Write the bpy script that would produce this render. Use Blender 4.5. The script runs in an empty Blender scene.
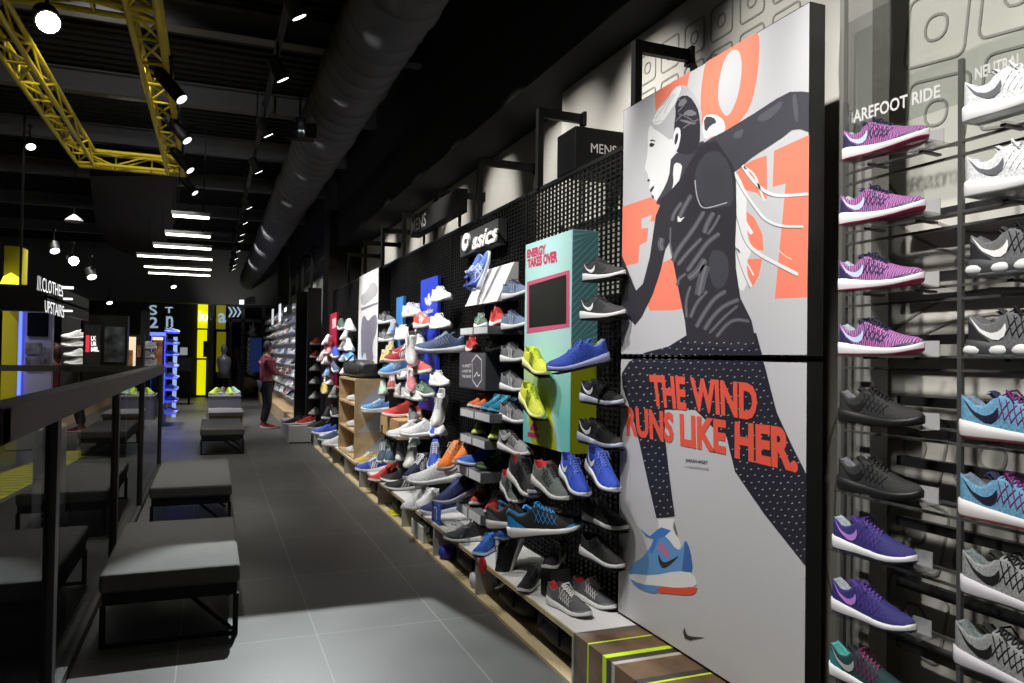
import bpy, bmesh, math, random
from mathutils import Vector, Matrix
random.seed(7)
PI = math.pi
S = bpy.context.scene
COL = S.collection
# ------------------------------------------------------------------ camera
FP = 760.0
H = 1.55
yaw, pit, rol = (math.radians(a) for a in (21.53, 1.1, 0.84))
Fv = Vector((math.sin(yaw)*math.cos(pit), math.cos(yaw)*math.cos(pit), math.sin(pit)))
Rv = Vector((math.cos(yaw), -math.sin(yaw), 0)); Uv = Rv.cross(Fv)
Rv, Uv = Rv*math.cos(rol)+Uv*math.sin(rol), -Rv*math.sin(rol)+Uv*math.cos(rol)
CP = Vector((0, 0, H))
cd = bpy.data.cameras.new('camera'); co = bpy.data.objects.new('camera', cd); COL.objects.link(co)
cd.sensor_width = 36; cd.lens = FP/1024*36; cd.clip_start = .05; cd.clip_end = 200
m = Matrix.Identity(4)
for i, v in enumerate((Rv, Uv, -Fv)):
    for j in range(3): m[j][i] = v[j]
m.translation = CP
co.matrix_world = m
S.camera = co
def ray(x, y): return Fv + Rv*((x-512)/FP) - Uv*((y-341.5)/FP)
def onX(x, y, X): v = ray(x, y); return CP + v*(X/v.x)
def onY(x, y, Y): v = ray(x, y); return CP + v*(Y/v.y)
def onZ(x, y, Z): v = ray(x, y); return CP + v*((Z-H)/v.z)

# ------------------------------------------------------------------ materials
def srgb(r, g, b):
    f = lambda c: (c/255/12.92) if c <= 10 else ((c/255+.055)/1.055)**2.4
    return (f(r), f(g), f(b), 1)
MATS = {}
def mat(name, rgb, rough=.5, metal=0, kind=None, rgb2=None, scale=30, bump=0, spec=.5, coat=0):
    if name in MATS: return MATS[name]
    mt = bpy.data.materials.new(name); mt.use_nodes = True
    nt = mt.node_tree; N = nt.nodes; L = nt.links; b = N['Principled BSDF']
    c = srgb(*rgb)
    b.inputs['Base Color'].default_value = c
    b.inputs['Roughness'].default_value = rough
    b.inputs['Metallic'].default_value = metal
    b.inputs['Specular IOR Level'].default_value = spec
    if coat: b.inputs['Coat Weight'].default_value = coat
    mt.diffuse_color = c
    tc = N.new('ShaderNodeTexCoord')
    if kind:
        if kind == 'wave':
            t = N.new('ShaderNodeTexWave'); t.inputs['Scale'].default_value = scale
            t.inputs['Distortion'].default_value = 6; t.inputs['Detail'].default_value = 2
            t.bands_direction = 'X'
        else:
            t = N.new('ShaderNodeTexNoise'); t.inputs['Scale'].default_value = scale; t.inputs['Detail'].default_value = 4
        L.new(tc.outputs['Object'], t.inputs['Vector'])
        cr = N.new('ShaderNodeValToRGB')
        d = srgb(*(rgb2 or tuple(int(v*.82) for v in rgb)))
        cr.color_ramp.elements[0].color = d; cr.color_ramp.elements[1].color = c
        cr.color_ramp.elements[0].position = .42 if kind == 'wave' else .3
        cr.color_ramp.elements[1].position = .58 if kind == 'wave' else .7
        L.new(t.outputs['Fac'], cr.inputs['Fac']); L.new(cr.outputs['Color'], b.inputs['Base Color'])
        if bump:
            bp = N.new('ShaderNodeBump'); bp.inputs['Strength'].default_value = bump; bp.inputs['Distance'].default_value = .01
            L.new(t.outputs['Fac'], bp.inputs['Height']); L.new(bp.outputs['Normal'], b.inputs['Normal'])
    MATS[name] = mt
    return mt
def emis(name, rgb, st):
    if name in MATS: return MATS[name]
    mt = bpy.data.materials.new(name); mt.use_nodes = True
    b = mt.node_tree.nodes['Principled BSDF']; c = srgb(*rgb)
    b.inputs['Base Color'].default_value = c
    b.inputs['Emission Color'].default_value = c; b.inputs['Emission Strength'].default_value = st
    mt.diffuse_color = c
    MATS[name] = mt; return mt
def glass(name, tint=(235, 240, 240), rough=0.0, alpha=.9):
    if name in MATS: return MATS[name]
    mt = bpy.data.materials.new(name); mt.use_nodes = True
    nt = mt.node_tree; N = nt.nodes; L = nt.links
    out = N['Material Output']; N.remove(N['Principled BSDF'])
    tr = N.new('ShaderNodeBsdfTransparent'); tr.inputs[0].default_value = srgb(*tint)
    gl = N.new('ShaderNodeBsdfGlossy'); gl.inputs['Roughness'].default_value = rough
    fr = N.new('ShaderNodeFresnel'); fr.inputs['IOR'].default_value = 1.5
    mx = N.new('ShaderNodeMixShader')
    ge = N.new('ShaderNodeNewGeometry'); iv = N.new('ShaderNodeMath'); iv.operation = 'SUBTRACT'; iv.inputs[0].default_value = 1
    ml = N.new('ShaderNodeMath'); ml.operation = 'MULTIPLY'
    L.new(ge.outputs['Backfacing'], iv.inputs[1]); L.new(iv.outputs[0], ml.inputs[0]); L.new(fr.outputs[0], ml.inputs[1])
    L.new(ml.outputs[0], mx.inputs[0]); L.new(tr.outputs[0], mx.inputs[1]); L.new(gl.outputs[0], mx.inputs[2])
    L.new(mx.outputs[0], out.inputs[0])
    MATS[name] = mt; return mt

BLK = mat('black_metal', (25, 25, 26), .55, 0, spec=.25)
MESHM = mat('mesh_black', (17, 17, 18), .7, 0, spec=.2)
DARK = mat('dark_plastic', (17, 17, 18), .45)
WHT = mat('white_board', (222, 222, 222), .45)
GREYM = mat('brushed_steel', (150, 152, 152), .35, .8)
PLY = mat('plywood', (205, 180, 140), .55, kind='noise', rgb2=(178, 150, 112), scale=9)
PLYE = mat('plywood_edge', (196, 178, 140), .6)
WOOD = mat('walnut_veneer', (122, 94, 66), .5, kind='noise', rgb2=(74, 56, 42), scale=6)
WOODD = mat('dark_veneer', (62, 54, 46), .55, kind='noise', scale=8)
NEON = mat('neon_green_inlay', (190, 225, 20), .5)
GLS = glass('clear_glass', (200, 205, 205))
ACR = glass('clear_acrylic', (236, 238, 237))

# ------------------------------------------------------------------ object helpers
def link(o, parent=None):
    COL.objects.link(o)
    if parent: o.parent = parent
    return o
def tag(o, label=None, cat=None, group=None, kind=None):
    if label: o['label'] = label
    if cat: o['category'] = cat
    if group: o['group'] = group
    if kind: o['kind'] = kind
    return o
def empty(name, loc=(0, 0, 0), rot=(0, 0, 0), label=None, cat=None, group=None):
    o = bpy.data.objects.new(name, None); COL.objects.link(o); o.empty_display_size = .05
    o.location = loc; o.rotation_euler = rot
    return tag(o, label, cat, group)
class MB:
    def __init__(s): s.v = []; s.f = []; s.m = []; s.sm = []
    def add(s, vs, fs, mi=0, smooth=False):
        n = len(s.v); s.v += [tuple(p) for p in vs]
        for f in fs: s.f.append(tuple(i+n for i in f)); s.m.append(mi); s.sm.append(smooth)
        return s
    def box(s, a, b, mi=0):
        x0, x1 = sorted((a[0], b[0])); y0, y1 = sorted((a[1], b[1])); z0, z1 = sorted((a[2], b[2]))
        vs = [(x0,y0,z0),(x1,y0,z0),(x1,y1,z0),(x0,y1,z0),(x0,y0,z1),(x1,y0,z1),(x1,y1,z1),(x0,y1,z1)]
        return s.add(vs, [(0,3,2,1),(4,5,6,7),(0,1,5,4),(1,2,6,5),(2,3,7,6),(3,0,4,7)], mi)
    def tube(s, a, b, r, n=10, mi=0, r2=None, cap=True):
        a = Vector(a); b = Vector(b); d = (b-a).normalized(); r2 = r if r2 is None else r2
        u = d.orthogonal().normalized(); w = d.cross(u)
        vs = []
        for i in range(n):
            t = 2*PI*i/n; q = u*math.cos(t)+w*math.sin(t)
            vs.append(a+q*r); vs.append(b+q*r2)
        fs = [(2*i, 2*((i+1) % n), 2*((i+1) % n)+1, 2*i+1) for i in range(n)]
        s.add(vs, fs, mi, n > 6)
        if cap: s.add(vs, [tuple(2*i for i in range(n))[::-1], tuple(2*i+1 for i in range(n))], mi)
        return s
    def lathe(s, c, prof, n=16, mi=0):   # prof (r,z)
        vs = []; fs = []
        for r, z in prof:
            for i in range(n):
                t = 2*PI*i/n; vs.append((c[0]+r*math.cos(t), c[1]+r*math.sin(t), c[2]+z))
        for k in range(len(prof)-1):
            for i in range(n):
                j = (i+1) % n; fs.append((k*n+i, k*n+j, (k+1)*n+j, (k+1)*n+i))
        return s.add(vs, fs, mi, True)
    def poly(s, pts, mi=0): return s.add(pts, [tuple(range(len(pts)))], mi)
    def prism(s, pts, off, mi=0):
        off = Vector(off); p2 = [Vector(p)+off for p in pts]; n = len(pts)
        fs = [tuple(range(n)), tuple(range(2*n-1, n-1, -1))]+[(i, i+n, (i+1) % n+n, (i+1) % n) for i in range(n)]
        return s.add([Vector(p) for p in pts]+p2, fs, mi)
    def mesh(s, name, mats):
        me = bpy.data.meshes.new(name); me.from_pydata(s.v, [], s.f)
        for k in (mats if isinstance(mats, (list, tuple)) else [mats]): me.materials.append(k)
        for p, mi, sm in zip(me.polygons, s.m, s.sm): p.material_index = mi; p.use_smooth = sm
        me.update(); return me
    def build(s, name, mats, parent=None, bevel=0, loc=None, rot=None):
        o = bpy.data.objects.new(name, s.mesh(name, mats)); link(o, parent)
        if loc: o.location = loc
        if rot: o.rotation_euler = rot
        if bevel:
            b = o.modifiers.new('bevel', 'BEVEL'); b.width = bevel; b.segments = 2; b.limit_method = 'ANGLE'
        return o
def B(a, b): return MB().box(a, b)
def struct(o): o['kind'] = 'structure'; return o

# text: mesh of a string inside a quad (4 corners TL TR BR BL, 3-D points)
def text_into(mb, s, quad, mi=0, bold=0.0, shear=0.0, space=1.0):
    cu = bpy.data.curves.new('text', 'FONT'); cu.body = s; cu.offset = bold; cu.shear = shear; cu.space_character = space
    cu.resolution_u = 3
    o = bpy.data.objects.new('text', cu); COL.objects.link(o)
    dg = bpy.context.evaluated_depsgraph_get()
    me = bpy.data.meshes.new_from_object(o.evaluated_get(dg))
    xs = [v.co.x for v in me.vertices]; ys = [v.co.y for v in me.vertices]
    x0, x1, y0, y1 = min(xs), max(xs), min(ys), max(ys)
    TL, TR, BR, BL = (Vector(q) for q in quad)
    vs = []
    for v in me.vertices:
        u = (v.co.x-x0)/(x1-x0); w = (v.co.y-y0)/(y1-y0)
        vs.append((BL*(1-u)+BR*u)*(1-w)+(TL*(1-u)+TR*u)*w)
    mb.add(vs, [tuple(p.vertices) for p in me.polygons], mi)
    COL.objects.unlink(o); bpy.data.objects.remove(o); bpy.data.meshes.remove(me); bpy.data.curves.remove(cu)
    return mb
def pxquad(tl, tr, br, bl, f): return [f(*tl), f(*tr), f(*br), f(*bl)]

# ------------------------------------------------------------------ shoes
def interp(tab, t):
    for (a, x), (b, y) in zip(tab, tab[1:]):
        if t <= b:
            k = (t-a)/(b-a); k = k*k*(3-2*k)*.35+k*.65
            return x+(y-x)*k
    return tab[-1][1]
WT = [(0, .0), (.012, .045), (.05, .092), (.12, .112), (.22, .114), (.36, .106), (.5, .12), (.64, .145), (.75, .150), (.85, .135), (.93, .098), (.98, .048), (1, .0)]
BT = {'low': [(0, .125), (.12, .125), (.3, .092), (.5, .07), (.7, .06), (.85, .072), (.95, .095), (1, .12)],
      'flat': [(0, .075), (.5, .07), (.8, .07), (1, .085)]}
HT = {'low': [(0, .31), (.025, .37), (.08, .335), (.16, .275), (.24, .285), (.32, .355), (.40, .350), (.5, .30), (.6, .255), (.7, .218), (.8, .19), (.88, .178), (.94, .168), (.98, .145), (1, .125)],
      'high': [(0, .46), (.03, .50), (.1, .49), (.2, .47), (.28, .49), (.34, .50), (.40, .43), (.5, .33), (.6, .26), (.7, .21), (.8, .18), (.9, .155), (.97, .125), (1, .10)]}
L0 = .29
def P(t, s, side, kind, push=0.0):
    """point on the outer side, s 0 at the sole, 1 at the rim"""
    hk, bk = ('high' if kind == 'high' else 'low'), ('flat' if kind == 'high' else 'low')
    w = interp(WT, t)*.95; b = interp(BT[bk], t); h = interp(HT[hk], t)
    rw = rimw(t, w)
    y = w+(rw-w)*(s**1.7); z = b+(h-b)*(s**.9)
    return Vector(((t-.5)*L0, side*(y*L0+push), z*L0+push*.3))
def rimw(t, w):
    if t < .34: return min(w*.93, .072)
    if t > .6: return w*(.52-.25*(t-.6))
    return min(w*.93, .072)*(1-(t-.34)/.26)+w*.52*((t-.34)/.26)
def shoe_meshes(kind):
    hk = 'high' if kind == 'high' else 'low'; bk = 'flat' if kind == 'high' else 'low'
    T = [0, .012, .03, .06, .1, .15, .2, .25, .3, .335, .345, .38, .43, .48, .54, .6, .66, .72, .78, .84, .89, .93, .965, .985, 1]
    U = [-1, -.9, -.8, -.7, -.6, -.52, -.46, -.3, -.15, 0, .15, .3, .46, .52, .6, .7, .8, .9, 1]
    vs = []; fs = []; mi = []
    for t in T:
        w = interp(WT, t)*.95; b = interp(BT[bk], t); h = interp(HT[hk], t); rw = rimw(t, w)
        for u in U:
            au = abs(u); sg = 1 if u >= 0 else -1
            if au >= .5:
                s = (1-au)/.5; p = P(t, s, sg, kind)
                if t in (0, 1): p.y = 0
                vs.append(tuple(p)); continue
            k = au/.5
            if .02 < t < .34:
                dp = max(0, 1-k*1.06)**.35
                end = min(1, max(0, (t-.02)/.04))
                z = h-(h-.13)*dp*end; y = rw*(k**.8)*.9
            else:
                z = h+.022*(1-k*k)*(1 if t > .34 else 0); y = rw*k
            if t in (0, 1): y = 0
            vs.append(((t-.5)*L0, sg*y*L0, z*L0))
    nu = len(U)
    up = MB()
    for i in range(len(T)-1):
        for j in range(nu-1):
            um = abs((U[j]+U[j+1])/2)
            f = (i*nu+j, i*nu+j+1, (i+1)*nu+j+1, (i+1)*nu+j)
            inner = um < .5 and T[i+1] <= .345
            fs.append(f); mi.append(1 if inner else 0)
    up.v = vs; up.f = fs; up.m = mi; up.sm = [True]*len(fs)
    # sole
    so = MB(); sv = []; TT = [0, .012, .03, .06, .1, .16, .25, .35, .45, .55, .65, .75, .83, .9, .94, .97, .988, 1]
    for t in TT:
        w = interp(WT, t)*(1.06 if t < .3 else 1.03) if t not in (0, 1) else 0
        b = interp(BT[bk], t)+.012
        zb = .062*max(0, (t-.68)/.32)**1.7+.022*max(0, (.06-t)/.06)
        xo = (t-.5)*1.012*L0-.003*max(0, 1-t*4)
        zo = zb+.018
        ring = [(0, zb), (w*.9, zb), (w*.99, zo), (w*1.03, (zo+b)/2), (w, b), (w*.75, b+.012)]
        for sg in (1, -1):
            for (y, z) in ring: sv.append((xo, sg*y*L0, z*L0))
    n = 6
    for i in range(len(TT)-1):
        for sg in (0, 1):
            for j in range(n-1):
                a = i*2*n+sg*n+j; c = a+2*n
                f = (a, a+1, c+1, c) if sg == 0 else (a, c, c+1, a+1)
                so.f.append(f); so.m.append(1 if j < 2 else 0); so.sm.append(True)
    so.v = sv
    # tongue
    to = MB(); tv = []
    hT = .5 if hk == 'high' else .35
    prof = [(.235, hT+.045), (.27, hT+.05), (.31, hT+.015), (.35, hT-.012), (.42, interp(HT[hk], .42)+.024)]
    for (t, z) in prof:
        for y in (-.058, -.03, 0, .03, .058): tv.append(((t-.5)*L0, y*L0, (z-abs(y)*.25)*L0))
    for (t, z) in prof[::-1]:
        for y in (-.058, -.03, 0, .03, .058): tv.append(((t-.5)*L0-.004, y*L0, (z-abs(y)*.25)*L0-.006))
    for i in range(2*len(prof)-1):
        for j in range(4): a = i*5+j; to.f.append((a, a+1, a+6, a+5)); to.m.append(0); to.sm.append(True)
    to.v = tv
    # laces
    la = MB()
    for k in range(6):
        t = .37+k*.043; h = interp(HT[hk], t); w = rimw(t, interp(WT, t))*.82
        h2 = interp(HT[hk], t+.035)
        for (ta, ha, tb, hb) in ((t, h, t+.035, h2), (t+.035, h2, t, h)):
            a = Vector(((ta-.5)*L0, -w*L0, (ha+.006)*L0)); c = Vector((((ta+tb)/2-.5)*L0, 0, ((ha+hb)/2+.042)*L0)); b = Vector(((tb-.5)*L0, w*L0, (hb+.006)*L0))
            la.tube(a, c, .0022, 5); la.tube(c, b, .0022, 5)
    z = (interp(HT[hk], .37)+.04)*L0
    for sg in (1, -1):
        la.tube(((.37-.5)*L0, 0, z), ((.41-.5)*L0, sg*.02, z+.004), .0025, 5)
        la.tube(((.41-.5)*L0, sg*.02, z+.004), ((.47-.5)*L0, sg*.024, z-.018), .0022, 5)
    def strip(mb, lo, hi, push=.0018, n=14):
        for side in (1, -1):
            A = []
            for k in range(n+1):
                q = k/n*(len(lo)-1); i = min(int(q), len(lo)-2); f = q-i
                for tab in (lo, hi):
                    t = tab[i][0]*(1-f)+tab[i+1][0]*f; s = tab[i][1]*(1-f)+tab[i+1][1]*f
                    A.append(P(t, s, side, kind, push))
            mb.add(A, [(2*i, 2*i+2, 2*i+3, 2*i+1) for i in range(n)], 0, True)
    for sg in (1, -1):
        for k in range(5):
            ta = .36+k*.055
            for (t0, s0, t1, s1) in ((ta, .3, ta+.075, .93), (ta+.055, .3, ta-.005, .93)):
                pts = [P(t0+(t1-t0)*q/3, s0+(s1-s0)*q/3, sg, kind, .0012) for q in range(4)]
                for a, b in zip(pts, pts[1:]): la.tube(a, b, .0012, 4, cap=False)
    mk = {}
    sw = MB(); strip(sw, [(.055, .86), (.13, .56), (.20, .32), (.26, .17), (.31, .14), (.35, .25), (.365, .45), (.355, .64)],
                     [(.055, .88), (.145, .66), (.215, .50), (.262, .43), (.298, .41), (.322, .45), (.338, .54), (.350, .65)], n=21)
    mk['swoosh'] = sw
    ad = MB()
    for t0 in (.40, .475, .55):
        strip(ad, [(t0-.07, .85), (t0+.02, .08)], [(t0-.03, .85), (t0+.06, .08)], n=6)
    mk['three_stripes'] = ad
    asx = MB()
    for lo, hi in (([(.12, .55), (.3, .12), (.5, .12)], [(.12, .68), (.31, .28), (.5, .2)]), ([(.34, .1), (.40, .5), (.46, .9)], [(.38, .1), (.44, .5), (.5, .9)]),
                   ([(.44, .1), (.50, .5), (.56, .9)], [(.48, .1), (.54, .5), (.6, .9)]), ([(.2, .65), (.36, .55), (.56, .35)], [(.2, .75), (.36, .66), (.58, .5)])):
        strip(asx, lo, hi, n=8)
    mk['crossed_stripes'] = asx
    # toe and heel overlays
    ov = MB()
    strip(ov, [(.02, .02), (.08, .02), (.16, .02), (.24, .02)], [(.02, .72), (.08, .66), (.15, .4), (.24, .1)], .0012, 8)
    strip(ov, [(.72, .02), (.82, .02), (.9, .02), (.97, .02)], [(.72, .10), (.82, .34), (.9, .5), (.97, .6)], .0012, 8)
    pods = MB()
    for t in (.10, .30, .50, .70, .88):
        w = interp(WT, t)*L0
        for sg in (1, -1):
            c = Vector(((t-.5)*L0, sg*w*.72, .055*L0)); vs2 = []
            for i in range(7):
                for j in range(12):
                    th = PI*i/6; ph = 2*PI*j/12
                    vs2.append((c.x+.031*math.sin(th)*math.cos(ph), c.y+.016*math.sin(th)*math.sin(ph), c.z+.016*math.cos(th)))
            pods.add(vs2, [(i*12+j, (i+1)*12+j, (i+1)*12+(j+1) % 12, i*12+(j+1) % 12) for i in range(6) for j in range(12)], 0, True)
    return dict(pods=pods, upper=up, sole=so, tongue=to, laces=la, overlay=ov, **{'m_'+k: v for k, v in mk.items()})
dummy = DARK
SM = {}
for kd in ('low', 'high'):
    for part, mb in shoe_meshes(kd).items():
        SM[kd, part] = mb.mesh(part, [dummy, dummy] if part in ('upper', 'sole') else [dummy])
# one joined mesh for small distant shoes
def joined():
    mb = MB()
    d = shoe_meshes('low')
    for i, part in enumerate(('upper', 'sole', 'tongue')):
        q = d[part]; n = len(mb.v); mb.v += q.v
        for f, mi in zip(q.f, q.m):
            mb.f.append(tuple(k+n for k in f)); mb.sm.append(True)
            mb.m.append(0 if i == 0 and mi == 0 else 2 if i == 0 else 1 if i == 1 else 0)
    return mb
SMALL = joined().mesh('shoe', [dummy]*3)

def cm(rgb, pre='cloth'):
    return mat('%s_%d_%d_%d' % ((pre,)+tuple(rgb)), rgb, .75 if pre == 'cloth' else .5, kind='noise' if pre == 'cloth' else None, scale=160, bump=.3 if pre == 'cloth' else 0)
def wv(a, b): return mat('knit_%d_%d_%d' % a, a, .75, kind='wave', rgb2=b, scale=42)
W_ = (232, 233, 235); K_ = (24, 24, 27)
# style: upper, midsole, outsole, lining, tongue, laces, mark kind, mark colour, overlay colour
ST = {
 'knit':    (wv((186, 108, 172), (56, 50, 98)), W_, (210, 60, 110), (175, 185, 195), (38, 38, 70), (38, 38, 70), 'swoosh', (190, 205, 235), (44, 42, 80)),
 'black':   ((34, 34, 36), (26, 26, 28), K_, (110, 112, 116), (26, 26, 28), K_, 'swoosh', (18, 18, 19), None),
 'violet':  ((46, 42, 118), W_, (60, 60, 120), (180, 190, 200), (84, 52, 150), (92, 60, 150), 'swoosh', (176, 126, 214), None),
 'teal':    ((22, 56, 62), W_, K_, (84, 190, 185), (24, 30, 34), (120, 40, 84), 'swoosh', (160, 165, 168), (34, 120, 122)),
 'white_s': ((228, 230, 234), (240, 240, 242), W_, (210, 215, 225), (228, 230, 236), W_, 'swoosh', (92, 94, 100), None),
 'greyair': ((112, 113, 116), (70, 70, 74), (190, 192, 196), (96, 96, 99), (58, 58, 60), K_, 'swoosh', (238, 238, 240), (40, 40, 43)),
 'skypink': ((112, 170, 208), (240, 236, 236), (238, 130, 140), (120, 140, 165), (40, 44, 84), (120, 40, 110), 'swoosh', (26, 30, 54), None),
 'silver':  ((158, 160, 162), (224, 222, 230), (120, 120, 126), (138, 148, 150), (44, 44, 46), K_, 'swoosh', (28, 28, 30), None),
 'charsw':  ((62, 62, 66), W_, (70, 70, 76), (40, 40, 44), (48, 48, 52), (60, 60, 64), 'swoosh', (242, 242, 244), None),
 'navysw':  ((22, 23, 30), (196, 200, 220), (110, 116, 160), (20, 20, 26), (24, 24, 30), K_, 'swoosh', (226, 228, 236), None),
 'blacklow':((27, 27, 29), (200, 200, 204), K_, (40, 40, 42), (27, 27, 29), K_, None, None, None),
 'cobalt':  ((48, 82, 205), (240, 241, 246), (40, 60, 160), (40, 60, 160), (64, 96, 214), (110, 140, 230), 'swoosh', (240, 240, 245), None),
 'bigblue': ((38, 72, 178), (150, 165, 205), (22, 24, 40), (140, 150, 150), (60, 88, 190), (60, 90, 190), None, None, (30, 58, 156)),
 'lime':    ((226, 232, 78), (238, 242, 170), (60, 66, 30), (190, 208, 50), (214, 232, 44), (214, 232, 60), 'three_stripes', (36, 44, 26), None),
 'limep':   ((196, 226, 66), (226, 238, 150), (150, 160, 60), (60, 66, 30), (150, 170, 60), (190, 220, 80), None, None, None),
 'bluegrey':((122, 140, 172), (238, 240, 244), W_, (80, 90, 110), (96, 108, 134), (80, 90, 120), 'three_stripes', (165, 180, 205), None),
 'grey':    ((120, 122, 126), (236, 238, 240), W_, (60, 60, 64), (52, 52, 56), (60, 60, 64), 'three_stripes', (196, 198, 202), None),
 'white':   ((234, 235, 236), (240, 240, 240), W_, (220, 222, 224), (232, 232, 234), W_, 'three_stripes', (214, 216, 220), None),
 'white_b': ((234, 235, 236), (240, 240, 240), W_, (80, 82, 86), (90, 92, 96), W_, None, None, (205, 208, 212)),
 'blue3':   ((52, 84, 196), (236, 238, 244), W_, (30, 50, 140), (60, 90, 200), W_, 'three_stripes', (235, 238, 245), None),
 'slate':   ((80, 98, 134), (222, 226, 232), W_, (150, 165, 190), (96, 112, 150), (170, 180, 200), None, None, (66, 84, 122)),
 'red':     ((208, 62, 56), (234, 226, 226), (190, 40, 50), (90, 30, 34), (220, 90, 84), (190, 60, 60), None, None, (232, 150, 140)),
 'redk':    ((196, 62, 50), (226, 226, 226), (60, 50, 54), (50, 40, 44), (60, 60, 66), (200, 200, 200), 'crossed_stripes', (210, 210, 212), (48, 48, 54)),
 'green':   ((74, 102, 88), (226, 232, 230), W_, (40, 56, 50), (66, 90, 78), (150, 170, 160), 'crossed_stripes', (150, 176, 162), None),
 'dkgreen': ((42, 50, 46), (210, 214, 212), K_, (30, 34, 32), (42, 50, 46), (150, 160, 150), 'crossed_stripes', (140, 150, 142), None),
 'orange':  ((238, 128, 48), (240, 226, 214), (220, 110, 40), (90, 50, 24), (238, 140, 70), (240, 200, 160), None, None, (246, 160, 96)),
 'orangeg': ((214, 104, 52), (222, 222, 222), K_, (74, 76, 80), (80, 84, 88), (214, 120, 70), None, None, None),
 'teal2':   ((30, 124, 164), (120, 180, 205), K_, (16, 60, 80), (24, 100, 134), (100, 190, 220), None, None, (24, 88, 120)),
 'bluew':   ((46, 96, 196), (196, 214, 240), K_, (34, 60, 120), (60, 120, 210), (80, 150, 230), None, None, (90, 160, 225)),
 'greenk':  ((34, 44, 36), (60, 66, 60), K_, (26, 30, 26), (60, 80, 40), (150, 205, 60), None, None, (110, 150, 50)),
 'blackhi': ((36, 35, 37), (222, 220, 218), K_, (150, 60, 56), (44, 43, 46), K_, None, None, (92, 92, 96)),
 'greyred': ((104, 110, 106), (220, 220, 216), K_, (200, 44, 48), (204, 50, 52), (50, 50, 52), None, None, (122, 128, 124)),
 'blkcyan': ((24, 25, 29), (236, 236, 232), (20, 20, 24), (30, 120, 190), (44, 150, 220), (44, 150, 220), None, None, (40, 146, 220)),
 'greyrun': ((96, 98, 102), (228, 228, 228), K_, (196, 40, 44), (70, 46, 50), (236, 236, 236), None, None, (120, 122, 126)),
 'dkgrey':  ((62, 63, 66), (232, 232, 232), K_, (34, 34, 36), (52, 52, 56), (40, 40, 42), None, None, (52, 53, 56)),
 'blackwh': ((32, 33, 36), (214, 214, 214), K_, (40, 40, 42), (32, 33, 36), K_, 'three_stripes', (190, 192, 196), None),
 'bwstripe':((228, 228, 230), (236, 236, 236), W_, (40, 40, 44), (70, 70, 74), W_, 'three_stripes', (26, 26, 30), None),
 'redwh':   ((226, 92, 84), (238, 238, 238), W_, (200, 190, 190), (232, 150, 144), W_, 'three_stripes', (240, 236, 236), (232, 120, 110)),
 'redst':   ((196, 52, 60), (236, 236, 236), W_, (120, 30, 40), (200, 80, 84), W_, 'three_stripes', (240, 240, 240), None),
 'navyst':  ((30, 36, 66), (226, 230, 238), W_, (24, 28, 50), (30, 36, 66), W_, 'three_stripes', (228, 230, 238), None),
 'yellow':  ((232, 200, 104), (238, 226, 180), W_, (180, 150, 80), (232, 206, 120), W_, None, None, None),
 'mint':    ((186, 226, 200), (232, 240, 236), W_, (120, 150, 134), (186, 226, 206), W_, None, None, None),
 'pink':    ((226, 140, 150), (240, 220, 224), W_, (180, 90, 100), (226, 150, 160), W_, None, None, None),
 'maroon':  ((150, 62, 66), (224, 190, 180), (120, 50, 50), (80, 30, 34), (170, 84, 84), W_, None, None, None),
 'sky':     ((96, 160, 222), (232, 238, 244), W_, (50, 90, 140), (110, 170, 226), W_, None, None, (70, 134, 200)),
 'ltblue':  ((140, 168, 214), (220, 228, 240), W_, (90, 110, 150), (150, 176, 220), W_, None, None, None),
 'slate2':  ((62, 84, 100), (226, 230, 232), W_, (40, 54, 66), (74, 96, 112), (190, 200, 206), 'three_stripes', (96, 120, 136), None),
 'wedgeblue':((84, 116, 196), (200, 210, 236), W_, (40, 60, 130), (60, 90, 180), (214, 224, 244), 'crossed_stripes', (196, 208, 240), (56, 84, 170)),
 'navy':    ((36, 44, 92), (206, 212, 232), W_, (28, 34, 70), (40, 50, 110), (90, 100, 160), None, None, (50, 60, 130)),
}
def slot(o, i, m_): o.material_slots[i].link = 'OBJECT'; o.material_slots[i].material = m_
def cmx(c): return c if isinstance(c, bpy.types.Material) else cm(c)
def shoe(loc, rz, style, label, group, pitch=0, kind='low', scale=1.0, name='shoe', roll=0):
    up, mid, out, lin, ton, lac, mk, mkc, ovc = ST[style]
    r = empty(name, loc, (math.radians(roll), math.radians(pitch), PI+math.radians(rz)), label, 'shoe', group)
    r.scale = (scale,)*3
    def pt(n, key, cols):
        o = bpy.data.objects.new(n, SM[kind, key]); link(o, r)
        for i, c in enumerate(cols): slot(o, i, c)
        return o
    pt('upper', 'upper', [cmx(up), cmx(lin)])
    pt('sole', 'sole', [cm(mid, 'rubber'), cm(out, 'rubber')])
    pt('tongue', 'tongue', [cmx(ton)])
    pt('laces', 'laces', [cm(lac, 'rubber')])
    if mk: pt('side_'+mk if mk != 'swoosh' else 'swoosh', 'm_'+mk, [cm(mkc, 'rubber')])
    if style == 'greyair': pt('air_pods', 'pods', [cm(W_, 'rubber')])
    if ovc: pt('overlay', 'overlay', [cm(ovc, 'rubber')])
    return r
def small_shoe(loc, rz, style, label, group, pitch=0, scale=1.0):
    up, mid, out, lin = ST[style][:4]
    o = bpy.data.objects.new('shoe', SMALL); link(o)
    o.location = loc; o.rotation_euler = (0, math.radians(pitch), PI+math.radians(rz)); o.scale = (scale,)*3
    slot(o, 0, cmx(up)); slot(o, 1, cm(mid, 'rubber')); slot(o, 2, cmx(lin))
    return tag(o, label, 'shoe', group)
def toe_dir(rz): a = PI+math.radians(rz); return Vector((math.cos(a), math.sin(a), 0))

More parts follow.
